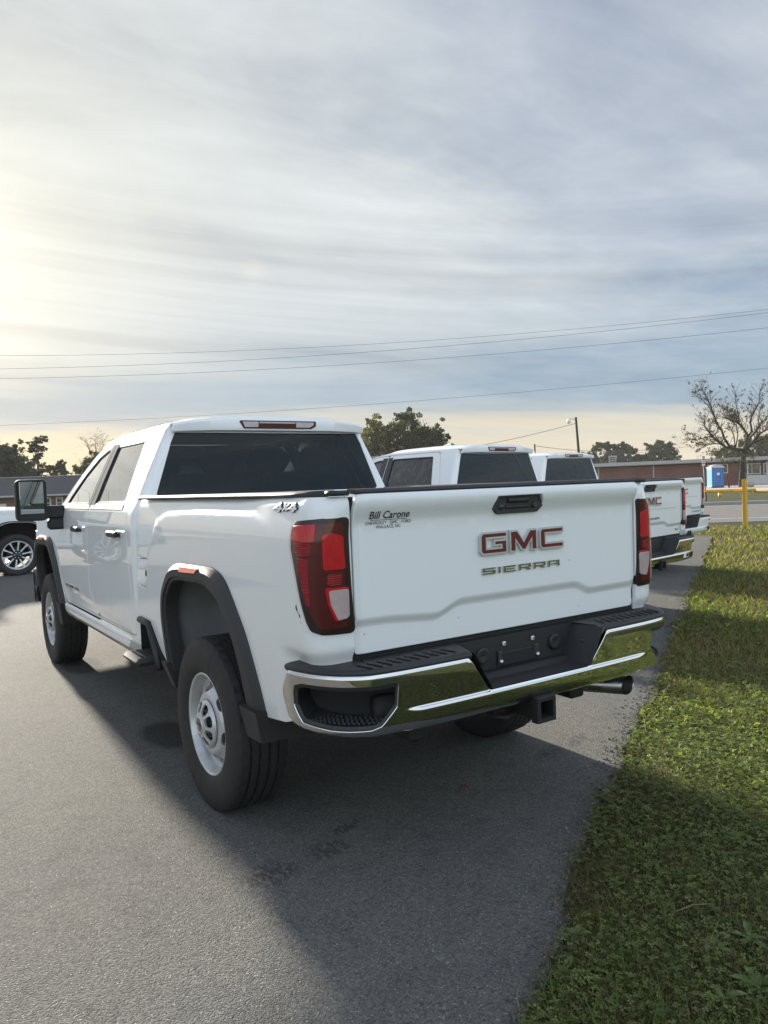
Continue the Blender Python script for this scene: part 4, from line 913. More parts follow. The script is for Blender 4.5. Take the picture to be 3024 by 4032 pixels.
def pickup(name, loc, rz, label, group, hd=True, bumper='chrome', trim_text=None, handle='trim', slider=False, front_steer=0.0):
    t = empty(name, loc, rz, label, 'pickup truck', group)
    paint = 'paint' if hd else 'paint_far'; front = 0.0 if hd else -.35; dz = 0.0 if hd else -.04
    mats = dict(paint=paint, glass_green='glass_green', glass_side='glass_side', rear_glass='glass_dark', handle=handle, belt='trim_grey' if hd else 'chrome', chmsl='brake_lens', chrome='chrome' if hd else bumper, slider=slider, hd=hd)
    def shift(fn, y):
        k = set(t.children); fn()
        for ch in t.children:
            if ch not in k: ch.location.y += y; ch.location.z += dz
    shift(lambda: (bed(t, hd, front, paint), tail_lamp(t), tailgate(t, hd, paint, trim_text), rear_bumper(t, bumper, hd)), 0)
    shift(lambda: cab(t, mats), front)
    under_body(t, hd, front)
    wx, wz = (.830, .405) if hd else (.825, .405); wk = 'hd' if hd else 'ld'; yf = 4.036+front
    for x, y, r in ((-wx, 0, False), (wx, 0, True), (-wx, yf, False), (wx, yf, True)):
        w = make_wheel(t, x, y, wz, wk, r, random.uniform(0, 1))
    def extras():
        Sb = S_bed_off(0, front)
        ln = liner_data(); 
        for y, nm in ((0, 'wheel_liner'), (yf, 'wheel_liner')):
            L, R_ = bothvf(nm, ln, 'well' if y == 0 else 'under', t); L.location.y = y; R_.location.y = y
        if hd:
            for s in (-1, 1):   # seam, brace and fixings on the box side seen through the arch
                mo('liner_seam', box(s*.512, -.02, .965, .018, .95, .016, .004), 'well', t, smooth=False); mo('liner_brace', tube([(s*.80, .26, 1.15), (s*.62, .24, 1.05), (s*.525, .22, .93)], .016, 8), 'well', t)
                mo('liner_rib', box(s*.515, .05, .80, .02, .05, .30, .008), 'well', t, smooth=False)
                for y, z in ((.33, .94), (.16, .93), (.02, .94), (-.13, .945), (.10, .86)): mo('liner_hole', (lambda v: (v[0]+np.array((s*.506, y, z)), v[1]))(lathe([(0, .013), (-s*.006, .011), (-s*.006, .0001)], 10)), 'under', t)
            fl = flare_data(Sb); flf = flare_data(S_cab_off(), yoff=4.036)
            for y, dat in ((0, fl), (yf, flf)):
                L, R_ = bothvf('arch_flare', dat, 'trim_grey', t, angle=16); L.location.y = y; R_.location.y = y
                for s, o in ((-1, L), (1, R_)):
                    V = []; q = [(.154, 1.166), (-.090, 1.172), (-.066, 1.150), (.04, 1.146), (.151, 1.142)]
                    for hgt in (.040, .012): 
                        for a, b in q: V.append((s*(.962+hgt-(b-1.142)*.35), a, b))
                    f = [(0, 1, 2, 3, 4), (0, 5, 6, 1), (1, 6, 7, 2), (2, 7, 8, 3), (3, 8, 9, 4), (4, 9, 5, 0)]
                    mo('side_marker', (np.array(V), f if s > 0 else [x[::-1] for x in f]), 'amber', o, smooth=False)
            # mud flaps front and rear of each arch
            for y0, T_, B_ in ((0, [(-.990, -.527), (-.988, -.694), (-.70, -.71), (-.70, -.60)], [(-.972, -.565), (-.968, -.700), (-.70, -.72), (-.70, -.64)]), (0, [(-.990, .462), (-.990, .545), (-.72, .55), (-.72, .47)], [(-.955, .415), (-.955, .475), (-.74, .48), (-.74, .42)]), (yf, [(-.990, -.527), (-.985, -.684), (-.72, -.70), (-.72, -.60)], [(-.965, -.555), (-.962, -.650), (-.72, -.66), (-.72, -.60)])):
                zt_, zb_ = (.625, .498) if y0 == 0 else (.625, .44)
                P = [(x, y+y0, zt_) for x, y in T_]+[(x, y+y0, zb_) for x, y in B_]; F = [(0, 3, 2, 1), (4, 5, 6, 7)]+[(k, (k+1) % 4, 4+(k+1) % 4, 4+k) for k in range(4)]
                bothvf('mud_flap', (np.array(P), F), 'trim', t, smooth=False)
            # box-side step ahead of the rear wheel
            for s in (-1, 1):
                mo('side_step', join([box(s*.965, .90, .585, .20, .30, .045, .018), box(s*.80, .86, .60, .20, .10, .06, .01)]), 'trim_grey', t, angle=35)
                mo('step_tread', join([box(s*(.90+.03*i), .79+.028*j+(.014 if i % 2 else 0), .6095, .014, .010, .008, .002) for i in range(5) for j in range(8)]), 'trim', t, smooth=False)
                cav = [(1.035, .795), (.835, .795), (.705, .655), (.62, .56), (1.035, .56)]; V = [(s*.955, a, b) for a, b in cav]+[(s*.84, a, b) for a, b in cav]; n = 5
                f = [tuple(n+i for i in range(n))]+[(i, (i+1) % n, n+(i+1) % n, n+i) for i in range(n)]; mo('step_recess', (np.array(V), f if s < 0 else [x[::-1] for x in f]), 'under', t, smooth=False)
                mo('step_frame', tube([(s*.958, 1.03, .788), (s*.960, .845, .785), (s*.962, .725, .650), (s*.965, .655, .555)], .020, 8), 'trim', t)
            # tailpipe, turned out behind the rear wheel
            ax = [Vector((.10, -.55, .60)), Vector((.34, -.86, .575)), Vector((.690, -1.200, .545))]
            vf = tube([ax[0], ax[1], ax[2]], [.040, .046, .054], 28, caps=False); V = vf[0]; 
            # slash-cut end, slightly flattened
            d = (ax[2]-ax[1]).normalized()
            for i in range(28): V[56+i] += np.array(d)*((V[56+i][1]-ax[2].y)*.9-.0)
            V[28:, 2] = .545+(V[28:, 2]-.545)*.84
            mo('tailpipe', vf, 'exhaust', t); iv, jf = tube([ax[1]+d*.05, ax[2]], [.041, .050], 28, caps=False)
            for i in range(28): iv[28+i] += np.array(d)*((iv[28+i][1]-ax[2].y)*.9-.002)
            iv[:, 2] = .545+(iv[:, 2]-.545)*.82
            mo('pipe_bore', (iv, [f[::-1] for f in jf]+[tuple(range(28))]), 'under', t)
            # 4x4 badge on the box side, maker badge on the door
            fx = [stroke([(.60, 1.0), (.12, .38), (1.0, .38)], .22), [(.60, 0), (.82, 0), (.82, .265), (.60, .265)], [(.60, .495), (.82, .495), (.82, .80), (.60, .80)], stroke([(1.12, .16), (1.62, .86)], .2), stroke([(1.12, .86), (1.315, .59)], .2), stroke([(1.43, .43), (1.62, .16)], .2)]
            fx += [[(a+1.62, b) for a, b in p] for p in fx[:3]]
            for s in (-1, 1):
                # reads left to right seen from outside
                def mb(a, b, q, s=s):
                    yy = (-.855-a) if s < 0 else (-1.075+a); p = Sb(np.array([yy]), np.array([b])); return (s*(-float(p[0][0])+q), float(p[1][0]), b)
                if s < 0: cv = lambda P: P
                else: cv = lambda P: P
                pl = place(fx, 0, 1.447, .074, .034, .25)
                emblem('drive_badge', [offset_poly(p, .0018) for p in pl], mb, -.001, .005, 'ink', t); emblem('drive_badge_face', pl, mb, .004, .0075, 'white_plastic', t)
                P, w = ext_letters('SIERRA HD', gap=.3)
                def md(a, b, q, s=s):
                    yy = (3.20-a) if s < 0 else (2.70+a); p = S_cab_off()(np.array([yy]), np.array([b])); return (s*(-float(p[0][0])+q), float(p[1][0]), b)
                emblem('door_badge', place(P, 0, .795, .50/w, .024), md, -.001, .006, 'chrome_badge', t)
            # scuffed paint beside the left lamp
            S = S_bed_off(.0008); r = random.Random(4); V, F = [], []
            for u, z, a in ((-1.052, 1.100, .009), (-1.056, 1.090, .007), (-1.075, 1.068, .006), (-1.070, 1.076, .003), (-1.062, 1.083, .004), (-1.083, 1.045, .0025), (-1.090, 1.02, .002)):
                k = len(V)
                for g in range(7):
                    rr = a*r.uniform(.5, 1.1); p = S(np.array([u+rr*math.cos(g*.9)]), np.array([z+rr*1.2*math.sin(g*.9)])); V.append(tuple(float(x[0]) for x in p))
                F.append(tuple(range(k, k+7)))
            mo('paint_chip', (np.array(V), F), 'ink', t, smooth=False)
        else:
            fl = flare_data(Sb, narrow=.30, thick=.006); flf = flare_data(S_cab_off(), narrow=.30, thick=.006, yoff=4.036)
            for y, dat in ((0, fl), (yf, flf)):
                L, R_ = bothvf('arch_trim', dat, 'trim', t, angle=38); L.location.y = y; R_.location.y = y
            mo('shark_fin', (np.array([(-.012, 2.1+front, 2.02), (.012, 2.1+front, 2.02), (.012, 1.86+front, 2.02), (-.012, 1.86+front, 2.02), (-.004, 1.90+front, 2.085), (.004, 1.90+front, 2.085), (.004, 1.86+front, 2.085), (-.004, 1.86+front, 2.085)]), [(0, 1, 5, 4), (1, 2, 6, 5), (2, 3, 7, 6), (3, 0, 4, 7), (4, 5, 6, 7)]), paint, t, smooth=False)
        # sill
        for s in (-1, 1):
            V = []; prof = [(.940, .640), (.952, .628), (.948, .575), (.930, .535), (.80, .52)]
            ys = np.linspace(1.045+front, 3.30+front, 8)
            for y in ys: V += [(s*a, y, b) for a, b in prof]
            F = [(j*5+i, j*5+i+1, (j+1)*5+i+1, (j+1)*5+i) for j in range(7) for i in range(4)]+[(0, 1, 2, 3, 4)]
            mo('sill', (np.array(V), F if s > 0 else [f[::-1] for f in F]), paint, t)
    shift(extras, 0)
    return t
def copy_tree(o, parent=None):
    c = o.copy(); COL.objects.link(c); c.parent = parent
    for ch in o.children: copy_tree(ch, c)
    return c
# ------------------------------------------------------------------ ground, lot, road
RD = np.array((.76, -.65)); RN = np.array((.65, .76)); RN = RN/np.hypot(*RN); RD = np.array((RN[1], -RN[0]))   # along and across the road
def rp(s, n, z=0.0): p = RD*s+RN*n; return (float(p[0]), float(p[1]), z)
rng = np.random.default_rng(7)
def fld(x, y, sc, seed):
    r = np.random.default_rng(seed); o = 0
    for k in range(6):
        a = r.uniform(0, 6.28); f = sc*r.uniform(.6, 2.2); o = o+np.sin((x*math.cos(a)+y*math.sin(a))*f+r.uniform(0, 6.28))
    return o/6
def edge_y(x): x = np.asarray(x, float); return -1.50+.607*x+.03*np.sin(x*1.9+.5)+.020*np.sin(x*4.3+1)+.014*np.sin(x*9.7+2)+.009*np.sin(x*23)

def grass_floor(t, p):
    v = coords(t); n = t.noise(v, .55, 4, .6); n2 = t.noise(v, 5.0, 5, .65); n3 = t.noise(v, 22.0, 6, .72)
    g = t.mix(t.mr(n3, .3, .7), (.020, .034, .010), (.060, .085, .024)); d = t.mix(t.mr(n3, .3, .7), (.050, .042, .020), (.125, .108, .055))
    k = t.m('ADD', t.m('MULTIPLY', n, .55), t.m('MULTIPLY', n2, .45)); t.put(p.inputs['Base Color'], t.mix(t.mr(k, .42, .64), g, d)); bump(t, p, n3, .9, .04); p.inputs['Specular IOR Level'].default_value = .15
M['lawn'] = mat('rough_lawn', (.05, .07, .02), .95, build=grass_floor)
# one sheet to the horizon, dipping a little in the far left where the land falls away
gx = np.unique(np.r_[np.linspace(-900, 900, 25), np.linspace(-60, 140, 41)]); gy = np.unique(np.r_[np.linspace(-400, 1400, 25), np.linspace(-30, 150, 37)])
def ground_z(x, y):
    azm = np.degrees(np.arctan2(x+2.2, y+3.5)); return -.03-1.15*ss(38, 62, y)*(1-ss(20, 33, azm))
V, F = grid_surf(lambda x, y: (x, y, float(ground_z(x, y))), gx, gy); mo('ground', (V, F), 'lawn', kind='structure')

def asphalt(t, p):
    v = coords(t); g1 = t.vor(v, 165.0); g2 = t.vor(v, 260.0); n = t.noise(v, 330.0, 2, .6); n1 = t.noise(v, 1.1, 5, .6); n2 = t.noise(v, 7.0, 5, .65); n3 = t.noise(v, 42.0, 4, .65)
    stone = t.m('ADD', t.m('MULTIPLY', t.sep(g1.outputs['Color'])[0], .55), t.m('MULTIPLY', n, .45))
    c = t.mix(stone, (.054, .054, .051), (.202, .200, .187))
    c = t.mix(t.mr(n1, .35, .70, 0.0, .65), c, t.mix(1.0, c, (1.22, 1.20, 1.12), 'MULTIPLY')); c = t.mix(t.mr(n2, .48, .72, 0.0, .45), c, t.mix(1.0, c, (.62, .62, .64), 'MULTIPLY')); c = t.mix(t.mr(n3, .52, .70, 0.0, .40), c, (.035, .035, .036))
    # pale chips and glints of quartz
    chip = t.mr(t.sep(g2.outputs['Color'])[1], .975, .985); c = t.mix(t.m('MULTIPLY', chip, .7), c, (.42, .41, .38))
    # dark rounds by the wheels, old stains, tyre scrubs, a chalky scuff
    sx, sy, _ = t.sep(v)
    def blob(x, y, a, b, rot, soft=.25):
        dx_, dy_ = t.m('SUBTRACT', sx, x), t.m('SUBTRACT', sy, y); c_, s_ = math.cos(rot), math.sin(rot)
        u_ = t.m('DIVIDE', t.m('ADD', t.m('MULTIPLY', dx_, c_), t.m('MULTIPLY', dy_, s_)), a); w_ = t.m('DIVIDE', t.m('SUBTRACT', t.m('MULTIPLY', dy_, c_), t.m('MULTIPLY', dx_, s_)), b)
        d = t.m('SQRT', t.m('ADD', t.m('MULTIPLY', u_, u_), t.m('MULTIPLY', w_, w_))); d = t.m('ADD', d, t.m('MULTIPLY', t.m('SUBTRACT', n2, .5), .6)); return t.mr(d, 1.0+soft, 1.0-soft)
    for x, y, a, b, r, k in DARK_SPOTS: c = t.mix(t.m('MULTIPLY', blob(x, y, a, b, r), k), c, t.mix(1.0, c, (.42, .42, .43), 'MULTIPLY'))
    for x, y, a, b, r in SCRUBS:   # ribbed tyre prints
        rib = t.mr(t.noise(t.comb(t.m('MULTIPLY', sx, 55.0), t.m('MULTIPLY', sy, 20.0), 0.0), 1.0, 2), .42, .55); c = t.mix(t.m('MULTIPLY', t.m('MULTIPLY', blob(x, y, a, b, r, .5), rib), .5), c, (.020, .020, .021))
    c = t.mix(t.m('MULTIPLY', blob(.27, -.60, .17, .010, .9, .6), .35), c, (.20, .20, .19)); c = t.mix(t.m('MULTIPLY', blob(.30, -.66, .010, .12, .9, .6), .35), c, (.20, .20, .19))
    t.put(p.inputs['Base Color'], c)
    hgt = t.m('ADD', t.m('MULTIPLY', g1.outputs['Distance'], -.8), t.m('ADD', t.m('MULTIPLY', n, .35), t.m('MULTIPLY', n3, .8)))
    bump(t, p, hgt, .8, .006); t.put(p.inputs['Roughness'], t.mr(n, .3, .7, .80, .95)); p.inputs['Specular IOR Level'].default_value = .10
DARK_SPOTS = [(-.765, 3.70, .17, .36, -.1, .95), (-.76, 1.22, .16, .30, 0, .95), (-1.0, 2.0, .10, .3, .2, .12), (1.5, 3.0, .5, .9, .4, .3), (5.2, 6.0, .6, 1.6, .2, .3), (9.4, 7.0, .7, 1.5, .2, .3), (-3.6, .2, .30, .10, .5, .12), (-2.6, 5.6, .5, 1.2, .7, .18)]
SCRUBS = [(-.71, -.75, .10, .07, .35), (-.99, -.79, .13, .09, .35), (.85, -.52, .13, .05, .45), (1.10, -.49, .12, .045, .45), (1.9, .35, .25, .05, .5), (-.55, -.62, .10, .04, .3)]
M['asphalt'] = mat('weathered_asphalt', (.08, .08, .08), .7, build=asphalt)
xs = np.r_[np.linspace(-70, -4, 34), np.arange(-3.95, 14.2, .05)]
edge = [(float(x), float(edge_y(x)), 0.0) for x in xs]+[(14.45, 7.32, 0), (14.66, 7.55, 0), (14.62, 7.78, 0)]
far = [rp(-RD@np.array((0, 0))+float(np.array((14.4, 7.95))@RD), 15.45), rp(-75, 15.45), (-75, -42, 0)]
top = edge+far; n = len(top); me = mesh('lot', np.array(top+[(x, y, -.06) for x, y, z in top]), [tuple(range(n))]+[(i, n+i, n+(i+1) % n, (i+1) % n) for i in range(n)], smooth=False)
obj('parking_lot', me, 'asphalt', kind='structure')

def crushed(t, p):
    v = coords(t); n = t.noise(v, 1.2, 5, .65); n2 = t.noise(v, 18.0, 3); t.put(p.inputs['Base Color'], t.mix(t.m('ADD', t.m('MULTIPLY', n, .6), t.m('MULTIPLY', n2, .4)), (.30, .26, .20), (.46, .41, .33)))
M['gravel'] = mat('pale_gravel', (.4, .36, .28), .95, build=crushed)
def roadm(t, p):
    v = coords(t); n = t.noise(v, .9, 5, .6); n2 = t.noise(v, 30.0, 3); t.put(p.inputs['Base Color'], t.mix(t.m('ADD', t.m('MULTIPLY', n, .55), t.m('MULTIPLY', n2, .45)), (.085, .082, .080), (.165, .158, .150))); bump(t, p, n2, .3, .01)
M['road'] = mat('grey_road', (.12, .12, .12), .75, build=roadm)
M['road_paint'] = mat('road_paint', (.62, .61, .57), .6, build=lambda t, p: t.put(p.inputs['Base Color'], t.mix(t.mr(t.noise(coords(t), 8, 5, .7), .42, .62), (.66, .65, .61), (.32, .31, .29))))
M['road_yellow'] = mat('faded_road_yellow', (.42, .30, .10), .7)
M['concrete'] = mat('concrete', (.33, .32, .30), .85, build=speckle((.25, .245, .23), (.38, .37, .345), 20, .2, .004))
def strip(name, n0, n1, z, m, s0=-140, s1=160, k='structure', **q):
    return obj(name, mesh(name, [rp(s0, n0, z), rp(s1, n0, z), rp(s1, n1, z), rp(s0, n1, z)], [(0, 1, 2, 3)]), m, kind=k, **q)
strip('road', 20.4, 33.6, -.018, 'road')
strip('edge_line', 22.25, 22.40, -.0135, 'road_paint'); strip('edge_line', 32.35, 32.48, -.0135, 'road_paint'); strip('centre_line', 27.95, 28.06, -.0135, 'road_yellow'); strip('centre_line', 28.18, 28.29, -.0135, 'road_yellow')
V, F = box((0), 33.75, .03, 300, .30, .20, .03); V = np.array([rp(x, y, z) for x, y, z in V]); mo('kerb', (V, F), 'concrete', smooth=False, kind='structure')
strip('gravel_yard', 57.5, 100, -.012, 'gravel', 5, 160)

# ------------------------------------------------------------------ grass and clover
def inst(base_v, base_t, P, sx, rot, tilt, tdir, sz=None):
    """many small copies of a little mesh -> one vertex array"""
    n = len(P); B = np.asarray(base_v, float); c_, s_ = np.cos(rot), np.sin(rot); sz = sx if sz is None else sz
    X = B[None, :, 0]*sx[:, None]; Y = B[None, :, 1]*sx[:, None]; Z = B[None, :, 2]*sz[:, None]
    x = X*c_[:, None]-Y*s_[:, None]; y = X*s_[:, None]+Y*c_[:, None]; z = Z
    # lean the copy by tilt towards tdir
    a, b = np.cos(tdir)[:, None], np.sin(tdir)[:, None]; q = x*a+y*b; r_ = -x*b+y*a; ct, st = np.cos(tilt)[:, None], np.sin(tilt)[:, None]; q2 = q*ct+z*st; z2 = -q*st+z*ct
    x = q2*a-r_*b; y = q2*b+r_*a
    V = np.stack([x+P[:, None, 0], y+P[:, None, 1], z2+P[:, None, 2]], 2).reshape(-1, 3)
    T = (np.asarray(base_t)[None]+(np.arange(n)*len(B))[:, None, None]).reshape(-1, 3); return V, T
def leaf_mat(name, rough=.6, trans=.25):
    m = bpy.data.materials.new(name); m.use_nodes = True; t = NT(m.node_tree); o = t.n('ShaderNodeOutputMaterial'); at = t.n('ShaderNodeAttribute'); at.attribute_name = 'tint'
    p = t.n('ShaderNodeBsdfPrincipled'); t.put(p.inputs['Base Color'], at.outputs['Color']); p.inputs['Roughness'].default_value = rough; p.inputs['Specular IOR Level'].default_value = .22
    tl = t.n('ShaderNodeBsdfTranslucent'); t.put(tl.inputs[0], t.mix(1.0, at.outputs['Color'], (1.5, 1.7, .75), 'MULTIPLY')); mx_ = t.n('ShaderNodeMixShader'); mx_.inputs[0].default_value = trans; t.put(mx_.inputs[1], p.outputs[0]); t.put(mx_.inputs[2], tl.outputs[0]); t.put(o.inputs[0], mx_.outputs[0]); return m
M['leaf'] = leaf_mat('leaf', .6, .42); M['leaf_far'] = leaf_mat('tree_leaf', .8, .22)
def tint(me, cols):
    a = me.attributes.new('tint', 'FLOAT_COLOR', 'POINT'); c4 = np.ones((len(cols), 4), np.float32); c4[:, :3] = cols; a.data.foreach_set('color', c4.ravel())
CX, CY = -2.2147, -3.542
def scatter(n, r0, r1, a0, a1, power, slack):
    """points on the grass side of the lot's edge, thinning with distance"""
    u = rng.random(n); q = 1-power; r = (r0**q+u*(r1**q-r0**q))**(1/q); a = np.radians(rng.uniform(a0, a1, n)); x, y = CX+r*np.sin(a), CY+r*np.cos(a)
    sl = slack*(.5+.9*fld(x, y, 5.0, 3)+rng.normal(0, .5, n)*.6)
    ok = (y < edge_y(np.minimum(x, 14.6))+sl) | ((x > 14.55) & (x*RN[0]+y*RN[1] > 15.5) & (x*RN[0]+y*RN[1] < 20.3)) | ((x*RN[0]+y*RN[1] > 15.5) & (x*RN[0]+y*RN[1] < 20.3)) | ((x > 14.3) & (x*RN[0]+y*RN[1] < 20.3))
    ok &= (x*RN[0]+y*RN[1] < 20.3); return x[ok], y[ok], r[ok]
VS, TS, CS, k0 = [], [], [], 0
def addv(V, T, C):
    global k0
    VS.append(V); TS.append(T+k0); CS.append(C); k0 += len(V)
# clover: three leaflets on a short stalk
lf = []; lt = []
for i in range(3):
    g = 2*math.pi*i/3; c_, s_ = math.cos(g), math.sin(g); b = len(lf)
    for a_, w_, z_ in ((.04, 0, 0), (.55, .40, .10), (1.0, 0.0, .02), (.55, -.40, .10)): lf.append((a_*c_-w_*s_, a_*s_+w_*c_, z_))
    lt += [(b, b+1, b+2), (b, b+2, b+3)]
x, y, r = scatter(290000, 1.2, 11, 4, 84, 1.7, .032)
f1, f2 = fld(x, y, 1.6, 11), fld(x, y, 4.5, 12); dens = .52+.95*f1+.35*f2; ok = rng.random(len(x)) < np.clip(dens, .12, 1); x, y, r, f1, f2 = x[ok], y[ok], r[ok], f1[ok], f2[ok]; n = len(x)
hgt = np.abs(rng.normal(.032, .014, n))*(1+.5*f1); sz = rng.uniform(.0065, .0138, n)*np.clip(r/3.2, 1, 2.4)
V, T = inst(lf, lt, np.c_[x, y, -.02+hgt], sz, rng.uniform(0, 6.3, n), np.abs(rng.normal(0, .45, n)), rng.uniform(0, 6.3, n))
b = rng.random((n, 1)); C = np.array((.094, .128, .042))*(1-b)+np.array((.222, .258, .088))*b; bare = np.exp(-((x+.16)**2/.10+(y+1.55)**2/.02))+.8*np.exp(-((x+.62)**2/.02+(y+1.86)**2/.006))+.6*np.exp(-((x-.9)**2/.25+(y+1.30)**2/.10)); dry = (rng.random(n) < np.clip(.06-.35*f1+.75*bare, .02, .9))[:, None]; C = C*np.where(rng.random((n, 1)) < .10, np.array((1.5, 1.4, 1.2)), 1.0); C = np.where(dry, np.array((.105, .080, .038))*(.6+.7*b), C); addv(V, T, np.repeat(C, len(lf), 0)); n_cl = n
# grass blades
bv = [(-.5, 0, 0), (.5, 0, 0), (.32, .35, .55), (-.32, .35, .55), (0, 1.0, 1.0)]; bt = [(0, 1, 2), (0, 2, 3), (3, 2, 4)]
def blades(n_, r0, r1, pw, h0, h1, w, col0, col1, drymul, slack=.04, lie=.5, seed=21):
    x, y, r = scatter(int(n_*1.2), r0, r1, 4, 84, pw, slack); n = len(x); f = fld(x, y, 1.3, seed); f2 = fld(x, y, 6.0, seed+1); grow = np.clip(r/4.0, 1, 5)
    sc = rng.uniform(h0, h1, n)*(1+.35*f)*np.clip(r/6, 1, 1.6); ww = w*grow*rng.uniform(.7, 1.3, n)
    B = np.array(bv); V, T = inst(B*np.array((1, .45, 1)), bt, np.c_[x, y, np.full(n, -.025)], np.ones(n), np.zeros(n), np.zeros(n), np.zeros(n)); V = V.reshape(n, 5, 3)
    rot = rng.uniform(0, 6.3, n); tl = np.abs(rng.normal(.35, .35, n))+lie*rng.random(n); bx = B[None, :, 0]*ww[:, None]; by = B[None, :, 1]*(.45*sc+sc*np.sin(tl))[:, None]; bz = B[None, :, 2]*(sc*np.cos(tl))[:, None]
    c_, s_ = np.cos(rot)[:, None], np.sin(rot)[:, None]; V = np.stack([bx*c_-by*s_+x[:, None], bx*s_+by*c_+y[:, None], bz-.03], 2).reshape(-1, 3)
    q = rng.random((n, 1)); C = np.array(col0)*(1-q)+np.array(col1)*q; d = (rng.random(n) < np.clip(drymul*(.35-.9*f), .03, .85))[:, None]; C = np.where(d, np.array((.24, .185, .09))*(.5+.9*q), C); addv(V, T, np.repeat(C, 5, 0))
blades(92000, 1.2, 9, 1.5, .020, .055, .0026, (.096, .122, .036), (.226, .238, .074), .85)
blades(120000, 5, 24, 1.35, .035, .075, .0050, (.090, .106, .032), (.222, .214, .070), 1.3, seed=31)
blades(16000, 1.2, 7, 1.6, .05, .10, .0022, (.16, .125, .065), (.22, .18, .10), 1.0, .10, 1.2, 41)
blades(4000, 1.2, 9, 1.5, .09, .15, .0045, (.05, .09, .02), (.11, .16, .04), .1, .0, .2, 51)
# straw and dead stems where the grass meets the tarmac
n = 5200; x = CX+rng.uniform(.9, 9.5, n)**1.0; y = edge_y(x)+rng.normal(-.035, .045, n); q = rng.random((n, 1)); B = np.array(bv); L = rng.uniform(.02, .065, n); rot = rng.uniform(0, 6.3, n); rise = np.abs(rng.normal(0, .22, n)); ww = .0028*rng.uniform(.7, 1.4, n)
bx = B[None, :, 0]*ww[:, None]; by = B[None, :, 1]*(L*np.cos(rise))[:, None]; bz = B[None, :, 1]*(L*np.sin(rise))[:, None]; c_, s_ = np.cos(rot)[:, None], np.sin(rot)[:, None]
V = np.stack([bx*c_-by*s_+x[:, None], bx*s_+by*c_+y[:, None], bz+np.where(y > edge_y(x), .003, -.012)[:, None]], 2).reshape(-1, 3); T = (np.array(bt)[None]+(np.arange(n)*5)[:, None, None]).reshape(-1, 3)
addv(V, T, np.repeat(np.where(rng.random((n, 1)) < .7, np.array((.21, .165, .09))*(.45+.9*q), np.array((.07, .09, .03))*(.5+q)), 5, 0))
me = tri_mesh('grass', np.vstack(VS), np.vstack(TS)); tint(me, np.vstack(CS)); obj('grass', me, 'leaf', kind='stuff')
# crumbled asphalt along the ragged edge
x = rng.uniform(-3.5, 9, 5200); y = edge_y(x)+np.where(rng.random(len(x)) < .6, rng.normal(-.004, .02, len(x)), np.abs(rng.normal(.0, .09, len(x)))); s = rng.uniform(.002, .007, len(x))*rng.choice((1, 1, 1, 1.8), len(x))
ov = [(1, 0, 0), (-1, 0, 0), (0, 1, 0), (0, -1, 0), (0, 0, .8), (0, 0, -.8)]; ot = [(0, 2, 4), (2, 1, 4), (1, 3, 4), (3, 0, 4), (2, 0, 5), (1, 2, 5), (3, 1, 5), (0, 3, 5)]
V, T = inst(ov, ot, np.c_[x, y, np.where(y > edge_y(x), .002, -.02)], s, rng.uniform(0, 6, len(x)), rng.uniform(0, 1, len(x)), rng.uniform(0, 6, len(x))); V += rng.normal(0, .0012, V.shape)
me = tri_mesh('crumbs', V, T); obj('loose_stones', me, 'concrete' if False else 'asphalt', kind='stuff')
# broad-leaved weeds standing out of the clover
M['weed'] = mat('weed_leaf', (.055, .115, .022), .5, build=lambda t, p: t.put(p.inputs['Base Color'], t.mix(t.noise(coords(t), 12, 3), (.070, .125, .026), (.150, .210, .055))))
def weed(x, y, sc, k, label, seed):
    r = random.Random(seed); o = empty('weed', (x, y, -.02), r.uniform(0, 6), label, 'weed', 'broad-leaved weeds in the grass')
    for i in range(k):
        g = 6.283*i/k+r.uniform(-.4, .4); L = sc*.78*r.uniform(.6, 1.25); up = r.uniform(.5, 1.15); V = []
        for q, w in ((0, .05), (.25, .11), (.55, .17), (.8, .13), (1, .02)):
            d = L*q*math.cos(up*(1-q*.6)); z = L*q*math.sin(up*(1-q*.75))
            for e in (-1, 0, 1): V.append((d, e*w*L, z+(.06*L if e else 0)*q))
        F = [(j*3+e, (j+1)*3+e, (j+1)*3+e+1, j*3+e+1) for j in range(4) for e in range(2)]; c_, s_ = math.cos(g), math.sin(g); mo('leaf', (np.array([(a*c_-b_*s_, a*s_+b_*c_, z) for a, b_, z in V]), F), 'weed', o)
